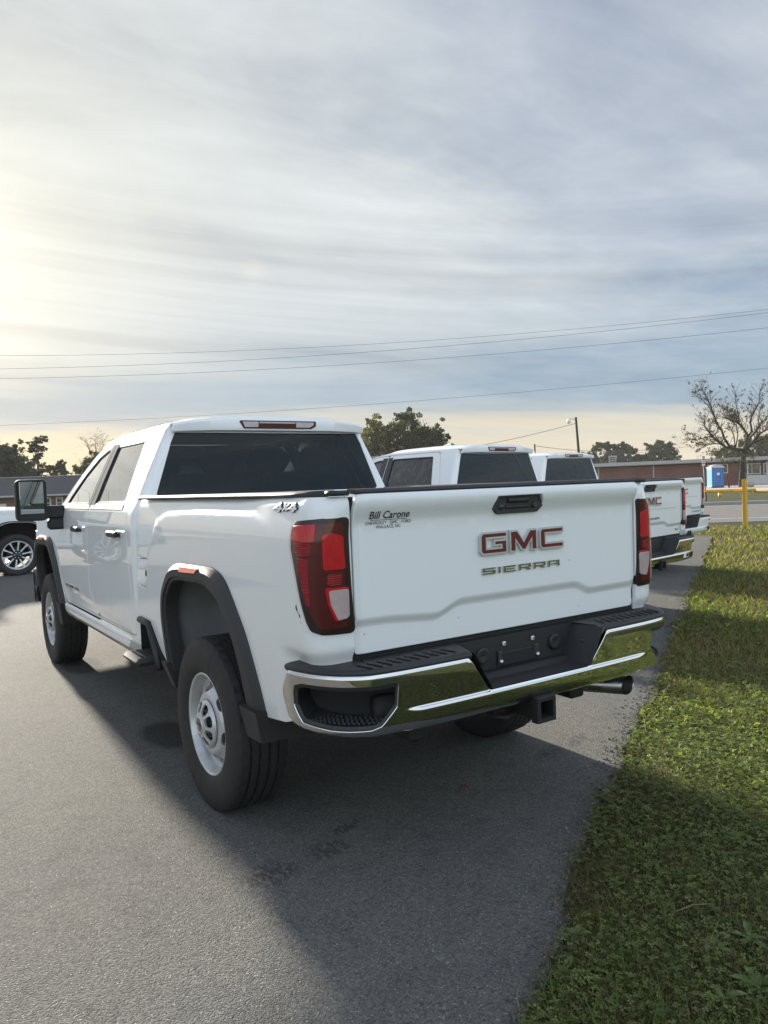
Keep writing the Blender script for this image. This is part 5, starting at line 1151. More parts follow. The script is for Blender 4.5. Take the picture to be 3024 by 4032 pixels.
# ------------------------------------------------------------------ far side: trees, buildings, street things
RT = np.array((.8325, -.5540)); FW = np.array((.5540, .8325))       # across and along the line of sight, on the ground
def bark(t, p):
    v = coords(t); n = t.noise(v, 6.0, 5, .65); t.put(p.inputs['Base Color'], t.mix(n, (.012, .010, .009), (.038, .032, .027))); bump(t, p, n, .6, .03)
M['bark'] = mat('bark', (.05, .04, .035), .9, build=bark)
def leaves(centres, radii, per, size, cols, seed, flat=.75):
    r = np.random.default_rng(seed); V, C = [], []
    for (cx, cy, cz), rr in zip(centres, radii):
        n = int(per*(.6+.8*r.random())); d = r.normal(0, 1, (n, 3)); d /= np.linalg.norm(d, axis=1)[:, None]; d *= (r.random((n, 1))**.45)*rr*np.array((1, 1, flat)); P = d+np.array((cx, cy, cz)); s = size*r.uniform(.6, 1.35, (n, 1))
        a = r.normal(0, 1, (n, 3)); a /= np.linalg.norm(a, axis=1)[:, None]; b = np.cross(a, r.normal(0, 1, (n, 3))); b /= np.linalg.norm(b, axis=1)[:, None]
        V.append(np.stack([P-a*s, P+b*s*.55, P+a*s, P-b*s*.55], 1)); k = r.random((n, 1)); tone = r.uniform(.75, 1.25); C.append((np.array(cols[0])*(1-k)+np.array(cols[1])*k)*tone)
    V = np.vstack(V); C = np.vstack(C); n = len(V); T = (np.array([(0, 1, 2), (0, 2, 3)])[None]+(np.arange(n)*4)[:, None, None]).reshape(-1, 3)
    me = tri_mesh('leaves', V.reshape(-1, 3), T); tint(me, np.repeat(C, 4, 0)); return me
def tree(x, y, z, H, W_, label, seed, cols, kind='round', per=70, n=46, size=.30, bottom=.28, lean=0.0, group='trees along the horizon', gap=0.0):
    r = random.Random(seed); o = empty('pine_tree' if kind == 'pine' else 'tree', (x, y, z), 0, label, 'tree', group); parts = []
    top = H*(.80 if kind != 'pine' else .92); tr = [(0, 0, -.3)]+[(lean*q*q*H+r.uniform(-.02, .02)*H*q, r.uniform(-.02, .02)*H*q, top*q) for q in (.2, .4, .6, .8, 1)]
    R0 = .022*H+.04; parts.append(tube(tr, [R0*(1.25, 1, .85, .62, .40, .10)[i] for i in range(6)], 7)); cs, rs = [], []
    for i in range(n):
        if kind == 'pine':      # tiers of flat sprays, bare below
            q = bottom+(1-bottom)*r.random()**.8; w = W_/2*(1.05-q)**.6*r.uniform(.35, 1.0); rr = H*r.uniform(.045, .085)
        else:
            q = r.random(); q = bottom+(1-bottom)*q; w = W_/2*math.sqrt(max(0, 1-((q-bottom)/(1-bottom)*2-.95)**2*.92))*r.uniform(.25, 1.0); rr = H*r.uniform(.06, .12)
        if gap and r.random() < gap: continue
        g = r.uniform(0, 6.283); p = (lean*q*q*H+w*math.cos(g), w*math.sin(g), q*H); cs.append(p); rs.append(rr*.82)
        if i % 2 == 0:
            q0 = max(.15, q-.16); b0 = (lean*q0*q0*H, 0, top*min(1, q0*1.05)); parts.append(tube([b0, ((b0[0]+p[0])/2, (b0[1]+p[1])/2, (b0[2]+p[2])/2-.01*H), p], [R0*.32, R0*.2, R0*.06], 5, False))
    nr = np.random.default_rng(seed); c0 = np.array(cs); c2 = np.vstack([c0]+[c0+nr.normal(0, 1, c0.shape)*np.array(rs)[:, None]*np.array((.8, .8, .55 if kind == 'pine' else .8)) for _ in range(2)]); r2 = np.r_[np.array(rs), np.array(rs)*.62, np.array(rs)*.45]
    mo('trunk', join(parts), 'bark', o); obj('crown', leaves(c2, r2, int(per*.62), size*.72, cols, seed, .6 if kind == 'pine' else .85), 'leaf_far', o); return o
DK = [(.030, .042, .016), (.070, .088, .032)]; MD = [(.045, .056, .018), (.100, .110, .040)]; YL = [(.080, .080, .026), (.160, .140, .052)]; PN = [(.026, .040, .022), (.062, .080, .038)]
CG = 'clump of trees behind the trucks'
tree(58.2, 88.6, -.2, 10.4, 7.4, 'thin yellowing tree at the left of the clump behind the trucks, sky showing through', 3, YL, per=46, n=90, size=.24, bottom=.12, gap=.15, group=CG)
tree(61.9, 86.3, -.2, 11.7, 8.6, 'tall dark green tree in the middle of the clump behind the trucks', 5, DK, per=80, n=150, size=.24, bottom=.06, group=CG)
tree(64.8, 84.2, -.2, 9.4, 7.2, 'lower rounded dark tree at the right of the clump behind the trucks', 6, DK, per=76, n=120, size=.24, bottom=.05, group=CG)
tree(59.9, 91.5, -.2, 10.6, 7.0, 'half-hidden olive tree at the back of the clump behind the trucks', 8, MD, per=70, n=100, size=.26, bottom=.08, group=CG)
tree(144.8, 127.2, 0, 7.4, 6, 'small tree next to the cab roof of the far truck, left of the taller pair', 11, PN, 'round', 60, 60, .42, .05)
tree(149.6, 124.1, 0, 9.6, 10, 'broad dark tree rising over the brick school roof by the roof unit', 12, PN, 'round', 80, 100, .42, .05)
tree(153.6, 121.4, 0, 9.1, 9, 'dark tree just right of the roof unit on the brick school', 13, PN, 'round', 80, 90, .42, .05)
tree(157.0, 119.2, 0, 6.3, 8, 'low flat-topped tree over the brick school roof, between two taller trees', 14, PN, 'round', 70, 60, .42, .05)
tree(161.3, 116.3, 0, 9.6, 9.0, 'bushy dark tree standing alone over the middle of the brick school roof', 15, DK, 'round', 90, 90, .42, .05)
for i, (x, y, h_, w, lb) in enumerate(((168, 101.5, 7.5, 10, 'low dark tree behind the bare tree trunk, over the school roof'), (171.5, 98, 9.5, 11, 'dark wood-edge tree right of the bare tree trunk'), (175.5, 94.5, 10.5, 12, 'tall dark tree at the right edge of the picture behind the school'), (180, 90, 10.5, 12, 'dark tree at the very right edge, last of the wood behind the school'))):
    tree(x, y, 0, h_, w, lb, 30+i, DK, 'round', 90, 80, .46, .05)
LG = 'trees behind the left brick house'
tree(9.6, 121.4, -1.2, 11.9, 12.5, 'big round-topped dark tree at the left edge above the grey house roof', 40, PN, 'round', 90, 240, .30, .16, group=LG)
tree(13.6, 118.4, -1.2, 9.8, 6.5, 'dark tree with open lower trunk second from the left edge', 41, PN, 'round', 80, 100, .28, .28, group=LG)
tree(16.2, 110.8, -1.2, 10.9, 4.6, 'narrow loose pine with tufted top over the ridge of the grey roof', 42, PN, 'pine', 50, 46, .26, .15, group=LG, gap=.1)
tree(18.9, 109.0, -1.2, 7.0, 6.5, 'low spreading tree right of the tufted pine, above the grey roof', 43, DK, 'round', 60, 70, .26, .18, group=LG, gap=.1)
tree(15.0, 121.0, -1.2, 8.0, 9.0, 'dim tree filling the gap behind the grey house roof', 45, PN, 'round', 80, 110, .30, .08, group=LG)
tree(18.4, 85.0, -.9, 6.8, 5.4, 'dense evergreen bush-like tree beside the truck windscreen', 44, [(.026, .040, .022), (.058, .076, .036)], 'round', 90, 130, .18, .02, group=LG)
def branchy(o, limbs, seed, spread, twig_len, r_end=.016, density=1.0, yscale=1.0):
    """limb polylines (across, height, depth) with radii -> bark mesh plus twig tips"""
    r = random.Random(seed); parts, tips = [], []
    for pts, ra, rb in limbs:
        P = [Vector((h_*RT[0]+d*FW[0], h_*RT[1]+d*FW[1], z)) for h_, z, d in pts]; n = len(P); ra *= .70; rb *= .70; parts.append(tube(P, [ra+(rb-ra)*i/(n-1) for i in range(n)], 7))
        L = sum((P[i+1]-P[i]).length for i in range(n-1)); m_ = int(L*7.0*density)
        for k in range(m_):
            q = (.25+.75*(k+r.random())/m_)*(n-1); i = min(int(q), n-2); b = P[i].lerp(P[i+1], q-i); rad0 = (ra+(rb-ra)*q/(n-1)); dr = (P[i+1]-P[i]).normalized()
            d = (dr*r.uniform(.1, .9)+Vector((r.uniform(-1, 1), r.uniform(-1, 1), r.uniform(-.2, .9)))).normalized(); ln = twig_len*r.uniform(.5, 1.3); pp = [b]
            for s_ in range(4):
                d = (d+Vector((r.uniform(-.45, .45), r.uniform(-.45, .45), r.uniform(-.2, .4)))).normalized(); pp.append(pp[-1]+d*ln/4)
            r0 = min(rad0*.45, .045); parts.append(tube(pp, [r0, r0*.8, r0*.6, r0*.4, r_end], 4, False)); tips += [tuple(pp[3]), tuple(pp[4])]
            for s_ in range(3):
                j = r.choice((1, 2, 3)); d2 = (d+Vector((r.uniform(-1, 1), r.uniform(-1, 1), r.uniform(-.4, .9)))).normalized(); e = pp[j]+d2*ln*r.uniform(.3, .6); m2 = pp[j].lerp(e, .5)+Vector((r.uniform(-.06, .06),)*3); parts.append(tube([pp[j], m2, e], [r0*.45, r0*.3, r_end*.8], 3, False)); tips.append(tuple(e))
    return parts, tips
K = .00750
def L_(*p, d=(0, 0)): n = len(p); return [((x-920)*K, (1585-y)*K, d[0]+(d[1]-d[0])*i/max(1, n-1)) for i, (x, y) in enumerate(p)]
bt_ = empty('tree', (69.77, 39.88, 0), 0, 'nearly bare spreading tree with dark trunk behind the blue portable toilet', 'tree')
limbs = [(L_((905, 1640), (915, 1590), (925, 1480), (940, 1300), (950, 1180), (965, 1080)), .46, .34), (L_((945, 1100), (830, 1078), (700, 1048), (560, 950), (490, 880), (400, 780), (385, 720), (370, 672), d=(0, -1.2)), .22, .05), (L_((495, 900), (390, 912), (270, 950), (160, 935), (60, 990), d=(-.8, -1.8)), .09, .02),
 (L_((770, 1062), (700, 930), (680, 820), (640, 740), (600, 600), (560, 450), (540, 380), (490, 260), (480, 210), d=(-.2, 1.4)), .19, .03), (L_((600, 600), (520, 480), (400, 380), (300, 330), d=(.6, .0)), .07, .02), (L_((980, 1090), (1030, 905), (950, 760), (880, 700), (830, 680), (740, 640), d=(0, .9)), .24, .06), (L_((945, 755), (955, 600), (900, 560), (830, 540), (770, 470), d=(.6, 2)), .10, .03), (L_((955, 600), (935, 420), (950, 310), d=(1, 1.4)), .07, .02),
 (L_((1030, 905), (1062, 850), (1030, 720), (1050, 640), (1130, 480), (1125, 380), (1145, 270), d=(0, -1)), .17, .025), (L_((1000, 1090), (1090, 1000), (1180, 900), (1273, 850), (1400, 800), (1500, 700), d=(0, 1)), .21, .05), (L_((1060, 930), (1110, 870), (1160, 780), (1273, 655), (1340, 560), (1350, 450), d=(.2, -.6)), .16, .03), (L_((1095, 1000), (1200, 960), (1330, 930), (1450, 980), d=(.3, -1.5)), .12, .03), (L_((840, 1060), (800, 900), (750, 830), (790, 700), (820, 600), d=(-.1, -1.6)), .09, .02),
 (L_((700, 1075), (620, 1100), (550, 1155), (480, 1160), d=(0, -1.4)), .09, .03), (L_((640, 1000), (500, 1000), (380, 1040), (250, 1100), d=(0, -1.0)), .08, .02), (L_((1160, 780), (1200, 600), (1260, 480), d=(0, .8)), .07, .02), (L_((850, 1065), (870, 900), (840, 760), (690, 640), (640, 540), d=(0, -.8)), .09, .02)]
parts, tips = branchy(bt_, limbs, 5, 1, 1.25); mo('trunk', join(parts), 'bark', bt_)
r = random.Random(9); tp = [t_ for t_ in tips if r.random() < .13+.22*(t_[2] < 5.2)*(np.dot(t_[:2], RT) < 1)]; low = [(float(h_*RT[0]+d*FW[0]), float(h_*RT[1]+d*FW[1]), z) for h_, z, d in [(r.uniform(-2.4, .9), r.uniform(2.1, 3.9), r.uniform(-1.6, 1.2)) for _ in range(60)]]+[(float(h_*RT[0]), float(h_*RT[1]), z) for h_, z in [(r.uniform(.3, 1.9), r.uniform(2.0, 3.2)) for _ in range(14)]]
obj('crown', leaves(tp+low, [.22]*len(tp)+[.34]*len(low), 6, .10, [(.034, .038, .014), (.080, .070, .026)], 17), 'leaf_far', bt_)
b2 = empty('tree', (19.0, 88.6, -.9), 0, 'leafless grey tree standing up behind the evergreen by the truck windscreen', 'tree', LG)
limbs = [(L_((920, 1585), (925, 1200), (930, 900), (925, 600)), .16, .09), (L_((928, 800), (840, 620), (800, 480), (790, 380)), .07, .015), (L_((928, 750), (1010, 600), (1040, 470), (1020, 360)), .07, .015), (L_((925, 640), (920, 480), (940, 340)), .07, .015), (L_((928, 900), (1080, 760), (1180, 690)), .05, .015), (L_((928, 950), (790, 800), (700, 740)), .05, .015)]
parts, tips = branchy(b2, limbs, 8, 1, .9, .010, 1.2); mo('trunk', join(parts), 'bark', b2); obj('crown', leaves([t_ for t_ in tips if r.random() < .25], [.15]*len(tips), 3, .06, YL, 4), 'leaf_far', b2)

# ---- long low brick school across the road
def brick(t, p):
    v = coords(t); b = t.n('ShaderNodeTexBrick'); t.put(b.inputs['Vector'], t.comb(t.sep(v)[0], t.sep(v)[2], 0.0)); b.inputs['Scale'].default_value = 1.0; b.inputs['Brick Width'].default_value = .23; b.inputs['Row Height'].default_value = .076; b.inputs['Mortar Size'].default_value = .010
    b.inputs['Color1'].default_value = (.165, .050, .034, 1); b.inputs['Color2'].default_value = (.225, .075, .050, 1); b.inputs['Mortar'].default_value = (.20, .16, .14, 1); n = t.noise(v, .6, 4)
    t.put(p.inputs['Base Color'], t.mix(t.mr(n, .35, .7, 0, .5), b.outputs['Color'], t.mix(1.0, b.outputs['Color'], (.66, .62, .62), 'MULTIPLY'))); bump(t, p, b.outputs['Fac'], -.3, .01)
M['brick'] = mat('red_brick', (.2, .07, .05), .85, build=brick)
M['fascia'] = mat('painted_fascia', (.42, .42, .40), .6, build=speckle((.33, .33, .31), (.48, .48, .45), 2.0, .05, .01))
M['white_paint_wall'] = mat('white_wall_panel', (.62, .62, .59), .6, build=speckle((.50, .50, .47), (.68, .68, .65), 1.5, .05, .01))
M['dark_glass'] = mat('window_glass', (.02, .024, .026), .08, coat=.5); M['shingle'] = mat('grey_shingles', (.06, .06, .065), .85, build=speckle((.040, .040, .044), (.085, .085, .09), 9, .5, .02))
M['tar'] = mat('flat_roof_tar', (.06, .06, .06), .9)
P0, P1 = np.array((69.5, 65.6)), np.array((87.0, 39.4)); dr = (P1-P0)/np.hypot(*(P1-P0)); ang_b = math.atan2(dr[1], dr[0]); LB = float(np.hypot(*(P1-P0)))
bs = empty('school_building', (P0[0], P0[1], 0), ang_b, 'long low red brick school with pale flat roof edge across the road', 'building')
# front wall is the local plane y = 0, facing -y
DB = 14.0
mo('brick_wall', box(LB*.36, DB/2, 1.25, LB*.72, DB, 2.70), 'brick', bs, smooth=False)
mo('roof', box(LB*.5, DB/2, 2.80, LB+1.4, DB+1.6, .10), 'tar', bs, smooth=False); mo('fascia', box(LB*.5, -.85, 2.98, LB+1.5, .10, .40, .01), 'fascia', bs, smooth=False); mo('eave_soffit', box(LB*.5, -.42, 2.74, LB+1.3, .80, .03), 'fascia', bs, smooth=False)
for x in (6.0, 12.5, 18.6): mo('downpipe', box(x, -.06, 1.30, .16, .10, 2.66, .02), 'fascia', bs, smooth=False)
def window(parent, x, z, w, hh, cols, rows=1, y=-.02, fr='white_paint_wall'):
    f = mo('window', box(x, y, z, w+.14, .06, hh+.14), fr, parent, smooth=False)
    for i in range(cols):
        for j in range(rows): mo('pane', box(x-w/2+(i+.5)*w/cols, y-.035, z-hh/2+(j+.5)*hh/rows, w/cols-.07, .02, hh/rows-.06), 'dark_glass', f, smooth=False)
window(bs, 19.9, 1.95, 1.6, .95, 2); window(bs, 8.9, .95, 2.6, .30, 3, fr='fascia')
mo('panel_wall', box(LB*.86, DB/2+.02, .52, LB*.28-.02, DB-.1, 1.10), 'white_paint_wall', bs, smooth=False)
wl = mo('window_wall', box(LB*.86, DB/2+.10, 1.86, LB*.28-.06, DB-.3, 1.56), 'brick', bs, smooth=False)
for i in range(4): window(bs, LB*.74+i*2.1, 1.80, 1.7, 1.10, 2, y=.10)
for i in range(5): mo('mullion', box(LB*.725+i*2.05, -.02, 1.84, .16, .12, 1.55), 'white_paint_wall', bs, smooth=False)
ac = empty('roof_unit', (76.3, 61.2, 2.85), ang_b, 'boxy pale ventilation unit standing on the flat school roof', 'roof unit')
mo('housing', join([box(0, 0, .65, .9, .9, 1.3, .03)]), 'fascia', ac, smooth=False); mo('cowl', join([box(1.15, 0, .50, 1.2, 1.0, .9, .03)]), 'tar', ac, smooth=False)
for i in range(4): mo('louvre', box(0, -.47, .3+.25*i, .7, .04, .10), 'tar', ac, smooth=False)

# ---- brick house with grey hipped roof, far left, standing lower
h0 = np.array((2.0, 77.6)); h1 = np.array((13.9, 69.9)); dr = (h1-h0)/np.hypot(*(h1-h0)); LH = float(np.hypot(*(h1-h0)))+3
hs = empty('brick_house', (h0[0], h0[1], -1.18), math.atan2(dr[1], dr[0]), 'brick house with broad dark grey roof at the left behind the mirror', 'building')
mo('brick_wall', box(LH/2, 4, 1.45, LH, 8, 2.95), 'brick', hs, smooth=False)
mo('roof', (np.array([(-.6, -.6, 2.95), (LH+.6, -.6, 2.95), (LH+.6, 8.6, 2.95), (-.6, 8.6, 2.95), (1.2, 4, 4.75), (LH-1.2, 4, 4.75)]), [(0, 1, 5, 4), (2, 3, 4, 5), (1, 2, 5), (3, 0, 4), (3, 2, 1, 0)]), 'shingle', hs, smooth=False)
mo('gutter', box(LH/2, -.62, 2.90, LH+1.3, .12, .16, .02), 'fascia', hs, smooth=False); mo('ridge_cap', box(LH/2, 4, 4.76, LH-2.2, .3, .06), 'fascia', hs, smooth=False)
for x in (10.35, 11.45): window(hs, x, 1.95, .50, 1.35, 1, 3)
dd = mo('door', box(6.0, -.03, 1.15, 1.1, .08, 2.2), 'white_paint_wall', hs, smooth=False); mo('handle', box(6.4, -.09, 1.1, .05, .05, .12), 'zinc', dd, smooth=False); window(hs, 2.8, 1.7, 1.2, 1.2, 2, 2)

# ---- blue portable toilet
M['blue'] = mat('blue_plastic', (.035, .155, .46), .42, build=speckle((.028, .13, .40), (.045, .18, .52), 3, .05, .01)); M['sky_blue'] = mat('light_blue_plastic', (.16, .42, .62), .45); M['dome'] = mat('translucent_white_roof', (.62, .63, .62), .5)
pj_ = empty('portable_toilet', (67.75, 41.15, .0), -rad(33.6), 'blue portable toilet with pale domed roof by the bare tree', 'portable toilet')
mo('side_wall', box(-.58, .60, 1.02, .06, 1.10, 2.0, .02), 'sky_blue', pj_, smooth=False); mo('side_wall', box(.58, .60, 1.02, .06, 1.10, 2.0, .02), 'blue', pj_, smooth=False); mo('back_wall', box(0, 1.14, 1.02, 1.16, .06, 2.0, .02), 'blue', pj_, smooth=False); mo('base', box(0, .58, .06, 1.22, 1.22, .12, .02), 'tar', pj_, smooth=False)
for i in range(4): mo('wall_rib', box(-.62, .25+i*.24, 1.0, .04, .07, 1.7, .01), 'sky_blue', pj_, smooth=False)
mo('front_frame', join([box(-.50, .02, 1.05, .18, .08, 1.95, .02), box(.50, .02, 1.05, .18, .08, 1.95, .02), box(0, .02, 1.93, .82, .08, .2, .02)]), 'blue', pj_, smooth=False)
dr_ = mo('door', box(0, .0, .97, .80, .05, 1.72, .03), 'blue', pj_, smooth=False); mo('door_trim', join([box(-.36, -.035, .97, .03, .02, 1.6), box(.36, -.035, .97, .03, .02, 1.6), box(0, -.035, 1.77, .75, .02, .03)]), 'sky_blue', dr_, smooth=False); mo('notice', box(.03, -.035, 1.38, .26, .02, .26), 'white_plastic', dr_, smooth=False); mo('latch', box(.28, -.04, 1.0, .08, .04, .10), 'tar', dr_, smooth=False); mo('door_panel', box(0, -.032, .55, .5, .02, .5, .01), 'blue', dr_, smooth=False)
V, F = grid_surf(lambda u, v: (u*(.68 if v < .5 else .68-.10*(v-.5)*2), .58+.68*math.sin(math.pi*(v-.5)), 2.02+.30*math.cos(math.pi*(v-.5))**.8*(1-.55*abs(u)**3)), np.linspace(-1, 1, 13), np.linspace(0.001, .999, 13)); mo('roof', (V, F), 'dome', pj_)
mo('roof_rim', box(0, .58, 2.03, 1.34, 1.34, .07, .02), 'dome', pj_, smooth=False); mo('vent_pipe', tube([(.42, .95, 1.9), (.42, .95, 2.55)], .05, 10), 'tar', pj_)

# ---- kerbside sign on a leaning post
M['galv'] = mat('galvanised_post', (.12, .12, .12), .6, .3); M['sign_white'] = mat('sign_face', (.68, .66, .62), .5); M['sign_red'] = mat('sign_red_print', (.45, .10, .07), .5); M['wood'] = mat('weathered_wood', (.05, .042, .036), .9, build=bark)
sg = empty('street_sign', (35.92, 21.52, -.02), -rad(33.6), 'small white sign with red print on a leaning post beyond the road', 'sign')
mo('post', tube([(0, 0, -.1), (-.075, 0, .9), (-.165, 0, 2.5)], .032, 8), 'galv', sg); pl = mo('sign_plate', box(-.15, -.045, 2.22, .17, .02, .56, .005), 'sign_white', sg, smooth=False)
[mo('sign_print', box(-.15, -.058, z, w_, .006, h_), 'sign_red', pl, smooth=False) for z, w_, h_ in ((2.43, .13, .05), (2.30, .13, .09), (2.17, .12, .035), (2.07, .13, .06))]
lp = tag(mo('wooden_stake', tube([(66.68, 39.55, 1.28), (66.90, 39.40, -.1)], .075, 7), 'wood'), 'short dark stake leaning beside the portable toilet', 'stake')
V, F = tube([(66.38, 37.33, .28), (66.90, 37.02, .28)], .27, 18); cy = tag(mo('concrete_drum', (V, F), 'concrete'), 'pale concrete drum lying by the bare tree trunk', 'drum')
# ---- street lamp and poles, wires
pole = empty('lamp_pole', (71.0, 62.05, 0), 0, 'wooden pole with a street lamp, leaning above the school roof', 'street lamp', 'utility poles')
mo('pole', tube([(.10, -.20, -.2), (-.10, .28, 9.1)], [.19, .14], 10), 'wood', pole)
am_ = mo('lamp_arm', tube([(-.10, .28, 8.75), (-.45, .52, 8.95), (-.80, .75, 8.85)], .035, 7), 'galv', pole); mo('lamp_head', (lambda v: (v[0]+np.array((-.84, .77, 8.42)), v[1]))(lathe([(.55, .0001), (.55, .08), (.42, .13), (.30, .17), (.22, .30), (.12, .26), (-.05, .20), (-.10, .0001)], 14, 'z')), 'white_plastic', pole)
tag(mo('utility_pole', tube([(99.0, 97.6, -.2), (99.0, 97.75, 8.0)], [.17, .14], 9), 'wood'), 'bare wooden pole top beyond the far truck roof', 'utility pole', 'utility poles')
M['wire'] = mat('wire', (.07, .075, .085), .7)
def wire(a, b, c_, r_, label, ext=1.6):
    A, B, C_ = Vector(a), Vector(b), Vector(c_); pts = []
    for i in range(49):
        q = -.45+1.9*i/48; d = (B-A).dot(C_-A)/(C_-A).length_squared; lin = A.lerp(C_, q); sag = (B-A.lerp(C_, d)).z/max(d*(1-d), .05); pts.append((lin.x, lin.y, lin.z+sag*q*(1-q)))
    return tag(mo('overhead_wire', tube(pts, r_, 5), 'wire'), label, 'wire', 'overhead wires')
wire((2.89, 36.61, 8.34), (17.5, 24.48, 7.86), (29.4, 14.19, 8.33), .0058, 'highest thin wire of the bundle crossing the sky')
wire((2.85, 36.6, 7.71), (16.95, 24.6, 7.52), (29.4, 14.19, 8.20), .0065, 'second wire from the top, closing on the highest wire at the right')
wire((2.83, 36.6, 7.25), (16.81, 24.9, 7.01), (29.36, 14.19, 7.56), .0065, 'third wire from the top, crossing the sky')
wire((2.72, 36.58, 5.03), (16.71, 24.89, 5.17), (29.28, 14.17, 5.86), .0058, 'lowest long wire, just above the near truck cab')
def drop(a, b, sag, r_, label):
    A, B = Vector(a), Vector(b); return tag(mo('service_wire', tube([tuple(A.lerp(B, i/20)-Vector((0, 0, sag*4*(i/20)*(1-i/20)))) for i in range(21)], r_, 5), 'wire'), label, 'wire', 'service wires')
drop((70.9, 62.3, 8.35), (55.5, 78.0, 5.2), .5, .03, 'wire running down to the left from the lamp pole')
drop((99.0, 97.75, 7.7), (142.0, 104.0, 7.3), .8, .045, 'slack wire from the bare pole towards the bare tree')
drop((112.0, 100.0, 5.2), (134, 84.0, 7.3), .2, .035, 'faint lower wire above the school roof')
drop((11.0, 84.4, 6.2), (13.4, 58.0, 5.9), .15, .02, 'wire over the left house towards the cab')

# ---- yellow pipe barrier along the far edge of the lot
M['yellow'] = mat('yellow_enamel', (.62, .36, .025), .45, build=lambda t, p: t.put(p.inputs['Base Color'], t.mix(t.mr(t.noise(coords(t), 5, 6, .7), .5, .72, 0, .6), (.66, .39, .03), (.36, .19, .03))))
sP = float(np.array((18.11, 8.63))@RD); nP = float(np.array((18.11, 8.63))@RN)
yb = empty('pipe_barrier', rp(sP, nP, 0), 0, 'yellow pipe rail running along the road side of the lot, ending by the yellow post', 'barrier')
def yl(ds, z, dn=0.0): p = RD*ds+RN*dn; return (float(p[0]), float(p[1]), z)
mo('rail', tube([yl(-34, 1.0, .16), yl(.35, 1.0, .16)], .046, 12), 'yellow', yb); mo('rail_plate', join([tube([yl(.30, .955, .22), yl(.95, .93, .22)], .03, 6), tube([yl(.93, .93, .22), yl(.96, .80, .22)], .014, 6)]), 'yellow', yb); mo('bracket', tube([yl(-.62, .95, .16), yl(-.62, .83, .16)], .05, 6), 'yellow', yb)
for ds in (-33, -27, -21, -15, -9, -4.6): mo('rail_post', tube([yl(ds, -.1, .16), yl(ds, 1.0, .16)], .05, 10), 'yellow', yb)
yp = empty('bollard_post', rp(sP, nP, -.03), 0, 'yellow square post standing in the grass at the end of the barrier', 'post')
mo('post', box(0, 0, .66, .105, .105, 1.34, .008), 'yellow', yp, smooth=False); mo('cap', box(0, 0, 1.335, .112, .112, .018, .004), 'yellow', yp, smooth=False)

# ---- cars in the school yard
M['car_white'] = mat('car_white', (.72, .73, .73), .3, coat=1.0); M['car_red'] = mat('car_red', (.16, .012, .016), .3, coat=1.0)
def car(name, x, y, rz, label, paint, prof, roof, wd=1.78):
    o = empty(name, (x, y, 0), rz, label, 'car'); n = len(prof)
    # body: side profile swept across the width with tumblehome
    V = []
    for s in (-1, -.93, .93, 1):
        for (a, z) in prof: V.append((a, s*wd/2, z if abs(s) == 1 else z+(.03 if z > .5 else 0)))
    F = [(k*n+i, k*n+(i+1) % n, (k+1)*n+(i+1) % n, (k+1)*n+i) for k in range(3) for i in range(n)]+[tuple(range(n)), tuple(3*n+i for i in range(n))[::-1]]; F = [f[::-1] for f in F]
    mo('body', (np.array(V), F), paint, o, angle=30); m_ = len(roof); V = []
    for s, q in ((-1, .0), (-.80, 1.0), (.80, 1.0), (1, .0)):
        for (a, z, top_) in roof: V.append((a, (s*wd/2*.96) if not top_ else s*wd/2*.80, z))
    c = [(a, z) for a, z, _ in roof]; b0, t0, t1, b1 = c[0], c[1], c[2], c[3]
    def quad(nm, P, mm): mo(nm, (np.array(P), [tuple(range(len(P)))]), mm, o, smooth=False)
    w0, w1 = wd/2*.93, wd/2*.74
    for s in (-1, 1):
        P = [(b0[0], s*w0, b0[1]), (t0[0], s*w1, t0[1]), (t1[0], s*w1, t1[1]), (b1[0], s*w0, b1[1])]; quad('side_glass', P if s > 0 else P[::-1], 'dark_glass')
        xm = (t0[0]+t1[0])/2; mo('pillar', tube([(xm, s*(w0+.005), b0[1]), (xm, s*(w1+.008), t0[1])], .05, 4), paint, o); mo('pillar', tube([(b0[0], s*w0, b0[1]), (t0[0], s*w1, t0[1])], .045, 4), paint, o); mo('pillar', tube([(b1[0], s*w0, b1[1]), (t1[0], s*w1, t1[1])], .045, 4), paint, o)
    quad('windscreen', [(b1[0], -w0, b1[1]), (b1[0], w0, b1[1]), (t1[0], w1, t1[1]), (t1[0], -w1, t1[1])], 'dark_glass'); quad('rear_glass', [(b0[0], w0, b0[1]), (b0[0], -w0, b0[1]), (t0[0], -w1, t0[1]), (t0[0], w1, t0[1])], 'dark_glass')
    mo('roof', box((t0[0]+t1[0])/2, 0, t0[1]+.01, t1[0]-t0[0]+.1, w1*2+.06, .07, .03), paint, o)
    x0, x1 = min(a for a, _ in prof), max(a for a, _ in prof)
    for a in (x0+.95, x1-.88):
        for s in (-1, 1):
            V_, F_ = lathe([(-.1, .0001), (-.1, .20), (-.1, .32), (.1, .32), (.1, .0001)], 20, 'y'); w = mo('wheel', (V_+np.array((a, s*(wd/2-.09), .32)), F_), 'rubber', o, angle=40); V_, F_ = lathe([(0, .0001), (0, .19), (-.01*s, .20)], 16, 'y'); mo('rim', (V_+np.array((a, s*(wd/2+.015), .32)), F_), 'alloy', w)
    for s in (-1, 1): mo('tail_light', box(x0+.02, s*wd*.36, .78, .10, .34, .13, .02), 'lens_red', o, smooth=False); mo('headlight', box(x1-.06, s*wd*.36, .68, .14, .34, .12, .02), 'lens_clear', o, smooth=False)
    mo('number_plate', box(x0-.01, 0, .62, .03, .40, .14), 'white_plastic', o, smooth=False); mo('bumper', box(x0+.04, 0, .40, .16, wd*.96, .18, .05), paint, o)
    return o
sedan = [(-2.25, .30), (-2.30, .55), (-2.25, .92), (-1.55, .98), (1.0, .94), (1.9, .80), (2.25, .62), (2.25, .30), (1.75, .24), (-1.75, .24)]
